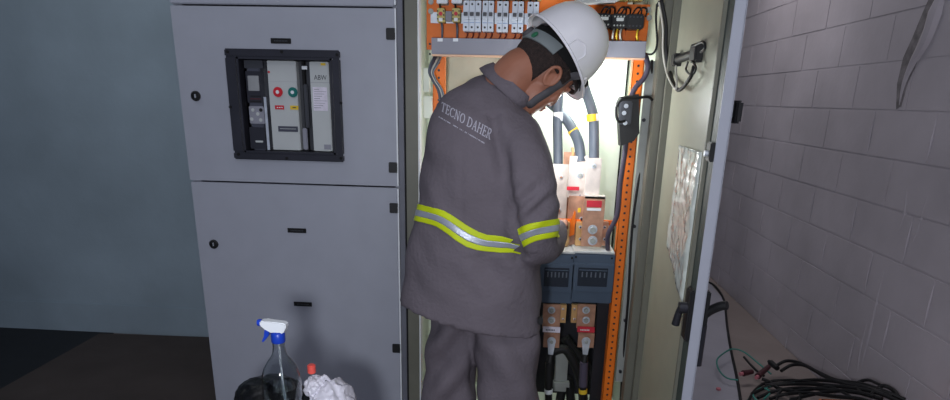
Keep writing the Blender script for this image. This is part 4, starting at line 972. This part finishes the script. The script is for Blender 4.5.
# ------------------------------------------------------------------ stool with spray bottle and bags
SX, SY = -.490, -1.0; SZ = .725
st_ = thing('stool', 'low black stool mostly out of view under the spray bottle', 'stool', (SX + .02, SY, 0))
MB().cyl((SX + .02, SY, SZ - .03), (SX + .02, SY, SZ), .15, n=40, bev=.008).build('seat', M['dark'], st_, True)
for k in range(4):
    a = math.pi / 4 + k * math.pi / 2; MB().cyl((SX + .02 + .17 * math.cos(a), SY + .17 * math.sin(a), 0), (SX + .02 + .11 * math.cos(a), SY + .11 * math.sin(a), SZ - .028), .013, n=14).build('leg', M['dark'], st_, True)
bt = thing('spray_bottle', 'clear plastic spray bottle with white and blue trigger in front of the closed cabinet', 'spray bottle', (SX, SY, SZ))
bz0 = SZ + .002; ch_ = .185
prof_o = [(.020, 0), (.036, .0), (.040, .006), (.041, .05), (.041, .115), (.0395, .132), (.034, .148), (.026, .162), (.0185, .172), (.0140, .182), (.0125, .195), (.013, .215)]
prof_i = [(r_ - .0012, z + (.0015 if i < 2 else 0)) for i, (r_, z) in enumerate(prof_o)]
MB().rings([[Vector((SX + r_ * math.cos(t_), SY + r_ * math.sin(t_), bz0 + z)) for t_ in TH] for r_, z in prof_o + prof_i[::-1]], True, True).build('bottle', M['glass'], bt, True)
wl_ = .105
MB().rings([[Vector((SX + r_ * math.cos(t_), SY + r_ * math.sin(t_), bz0 + z)) for t_ in TH] for r_, z in [(.03, .004), (.0375, .004), (.0385, .05), (.0385, .085), (.0378, wl_)]], True, True).build('water', M['water'], bt, True)
zc = bz0 + .205
MB().lathe((SX, SY, zc), [(.0135, 0), (.0145, .002), (.0145, .020), (.013, .022), (.010, .024)], 30).build('blue_collar', M['bluecap'], bt, True)
hd = MB(); hz = zc + .022
hpts = [(x_ * .74, z_ * .88) for x_, z_ in [(.020, .0), (.024, .006), (.030, .020), (.028, .026), (-.030, .030), (-.046, .029), (-.046, .016), (-.030, .012), (-.012, .004), (-.010, .0)]]
hd.prism([Vector((SX + x, SY - .010, hz + z)) for x, z in hpts], (0, .020, 0)); bmesh.ops.bevel(hd.bm, geom=hd.bm.edges[:], offset=.0025, segments=2, affect='EDGES')
hd.build('trigger_head', M['white'], bt, True)
MB().cyl((SX - .032, SY, hz + .0195), (SX - .041, SY, hz + .0195), .0075, n=18, bev=.001).build('nozzle', M['bluecap'], bt, True)
tg = MB(); tg.prism([Vector((SX + x * .78, SY - .006, hz + z * .85)) for x, z in ((-.030, .013), (-.018, .010), (-.022, -.006), (-.032, -.018), (-.040, -.026), (-.043, -.024), (-.036, -.010), (-.034, .002))], (0, .012, 0)); tg.build('trigger', M['bluecap'], bt, True)
MB().tube([(SX, SY, zc), (SX + .002, SY, bz0 + .12), (SX + .006, SY, bz0 + .01)], .0022, n=8).build('dip_tube', M['white'], bt, True)
def crumple(c, r, seed, k=.25, n=48, flat=None):
    bm = bmesh.new(); bmesh.ops.create_icosphere(bm, subdivisions=5, radius=1)
    for v in bm.verts:
        d = v.co.copy(); e = abs(noise.noise(d * 2.2 + Vector((seed, 0, 0)))) * k * 1.4 + abs(noise.noise(d * 5.5 + Vector((0, seed, 0)))) * k * .6
        q_ = d * (1 - e); v.co = Vector((c[0] + q_.x * r[0], c[1] + q_.y * r[1], c[2] + q_.z * r[2]))
        if flat is not None and v.co.z < flat: v.co.z = flat
    return bm
m = MB(); m.merge(crumple((SX - .070, SY + .10, SZ + .018), (.090, .075, .060), 2.1, .10, flat=SZ + .003)); m.merge(crumple((SX + .055, SY + .065, SZ + .012), (.06, .06, .06), 5.1, .16, flat=SZ + .003))
tag(m.build('black_bag', M['bbag'], None, True), 'crumpled black bag lying behind the spray bottle', 'bag')
m = MB(); m.merge(crumple((SX + .092, SY + .055, SZ + .014), (.062, .075, .088), 7.7, .16, flat=SZ + .003)); m.merge(crumple((SX + .056, SY + .05, SZ + .082), (.028, .03, .028), 3.7, .22))
for k in range(4):
    m.tube([(SX + .055 + .006 * k, SY + .05, SZ + .085), (SX + .06 + .006 * k, SY + .05, SZ + .098 + .004 * k), (SX + .075 + .006 * k, SY + .055, SZ + .108 - .006 * k)], [.006, .004, .002], n=6)
wbg = tag(m.build('plastic_bag', M['bag'], None, True), 'knotted white plastic bag right of the spray bottle', 'bag')
pr_ = at(311.5, 368, Y=SY + .035)
tag(MB().cyl(pr_ + Vector((0, 0, -.012)), pr_ + Vector((0, 0, .008)), .009, n=18, bev=.002).build('bottle_cap', mat('coral_red', (226, 88, 78), .4), None, True), 'small coral red cap poking out of the white plastic bag', 'cap')
# ------------------------------------------------------------------ cables on the floor and the heap at the right
cable([at(706, 281, Z=.02), at(715, 286, Z=.013), at(724, 300, Z=.013), at(727, 325, Z=.013), at(731, 350, Z=.013), at(737, 378, Z=.013), at(742, 410, Z=.013), at(746, 440, Z=.013)], .0075, 'bcable', 'long dark cable lying along the floor right of the open door')
cr = thing('plastic_crate', 'orange plastic crate at the bottom right under the cable heap', 'crate', (1.47, -.02, 0))
cc = MB(); x0, x1, y0, y1, h = 1.30, 1.665, -.24, .27, .262
cc.box((x0, y0, 0), (x1, y1, .01)).box((x0, y0, 0), (x0 + .012, y1, h)).box((x1 - .012, y0, 0), (x1, y1, h)).box((x0, y0, 0), (x1, y0 + .012, h)).box((x0, y1 - .012, 0), (x1, y1, h)); cc.build('crate_body', M['crate'], cr)
rim = MB(); rim.box((x0 - .008, y0 - .008, h - .02), (x0 + .012, y1 + .008, h), .003).box((x1 - .012, y0 - .008, h - .02), (x1 + .008, y1 + .008, h), .003).box((x0, y0 - .008, h - .02), (x1, y0 + .012, h), .003).box((x0, y1 - .012, h - .02), (x1, y1 + .008, h), .003); rim.build('crate_rim', M['crate'], cr, True)
rg = random.Random(11)
def heap_pt(x, y):
    f = max(0, min(1, (x - 765) / 120)); f2 = f * f * (3 - 2 * f)
    zc_ = .02 + .26 * f2 + (395 - y) * .0012; return at(x, y, Z=max(.012, zc_))
paths = [[(776, 366), (786, 361), (800, 363), (818, 372), (836, 380), (862, 384), (884, 391), (905, 400)],
         [(781, 371), (792, 365), (806, 366), (824, 376), (845, 384), (870, 389), (890, 398)],
         [(752, 394), (770, 386), (796, 384), (825, 385), (852, 388), (878, 393), (900, 402)],
         [(758, 398), (775, 391), (800, 388), (830, 390), (860, 393), (882, 399)],
         [(765, 385), (785, 383), (812, 380), (840, 382), (868, 388), (892, 396)],
         [(770, 399), (786, 394), (808, 393), (832, 396), (860, 399), (880, 406)],
         [(790, 400), (806, 396), (826, 392), (850, 391), (874, 397)],
         [(762, 379), (770, 382), (778, 388), (795, 391), (820, 388), (846, 386)],
         [(870, 396), (882, 386), (893, 390), (899, 398)],
         [(748, 402), (755, 390), (768, 382), (790, 380), (815, 383), (838, 390), (856, 400)],
         [(880, 385), (868, 380), (856, 384), (862, 394)],
         [(776, 403), (779, 393), (787, 389), (800, 394), (798, 404)]]
for i, pth in enumerate(paths):
    cable([heap_pt(x, y) for x, y in pth], .009 if i < 9 else .007, 'bcable', 'black cable tangled in the heap on the floor by the block wall', group='black cables in the heap', n=8)
cable([heap_pt(x, y) for x, y in ((771, 374), (758, 363), (744, 352), (733, 349), (724, 353), (717, 360), (719, 370), (727, 378), (738, 380))], .0045, 'teal', 'teal wire curling in an open loop beside the floor cable', n=8, name='wire')
cable([heap_pt(x, y) for x, y in ((757, 401), (753, 394), (762, 388), (770, 392), (764, 399))], .005, 'teal', 'teal wire coiled at the bottom edge under the black cables', n=8, name='wire')
cable([heap_pt(x, y) for x, y in ((748, 400), (756, 392), (768, 387), (782, 384), (795, 383))], .0045, 'teal', 'teal wire running along under the black cable heap', n=8, name='wire')
cable([heap_pt(x, y) for x, y in ((744, 357), (750, 364), (757, 371), (764, 376))], .0065, 'bcable', 'short black lead running to the maroon connector', n=8)
def conn(x, y, x2, y2, m_, label):
    p = heap_pt(x, y) + Vector((0, 0, .02)); q = heap_pt(x2, y2) + Vector((0, 0, .02)); c = thing('cable_connector', label, 'connector', tuple(p))
    MB().cyl(p, q, .017, r2=.013, n=14, bev=.003).build('connector_body', M[m_], c, True); d = (q - p).normalized(); MB().cyl(p - d * .018, p, .010, n=12).build('pin_end', M['pink' if m_ == 'conn' else 'dark'], c, True)
conn(742, 377, 752, 375, 'conn', 'maroon connector with pink end beside the teal wire'); conn(757, 380, 768, 370, 'conn', 'maroon connector in front of the cable heap'); conn(770, 366, 777, 372, 'black', 'black connector standing on top of the cable heap'); 
p = at(718.5, 389, Z=.012); tag(MB().lathe(p - Vector((0, 0, .012 - .008)), [(.012, 0), (.012, .008), (.010, .010), (.004, .009)], 20).build('bottle_cap', M['pink'], None, True), 'small pink cap lying on the pale floor', 'cap')
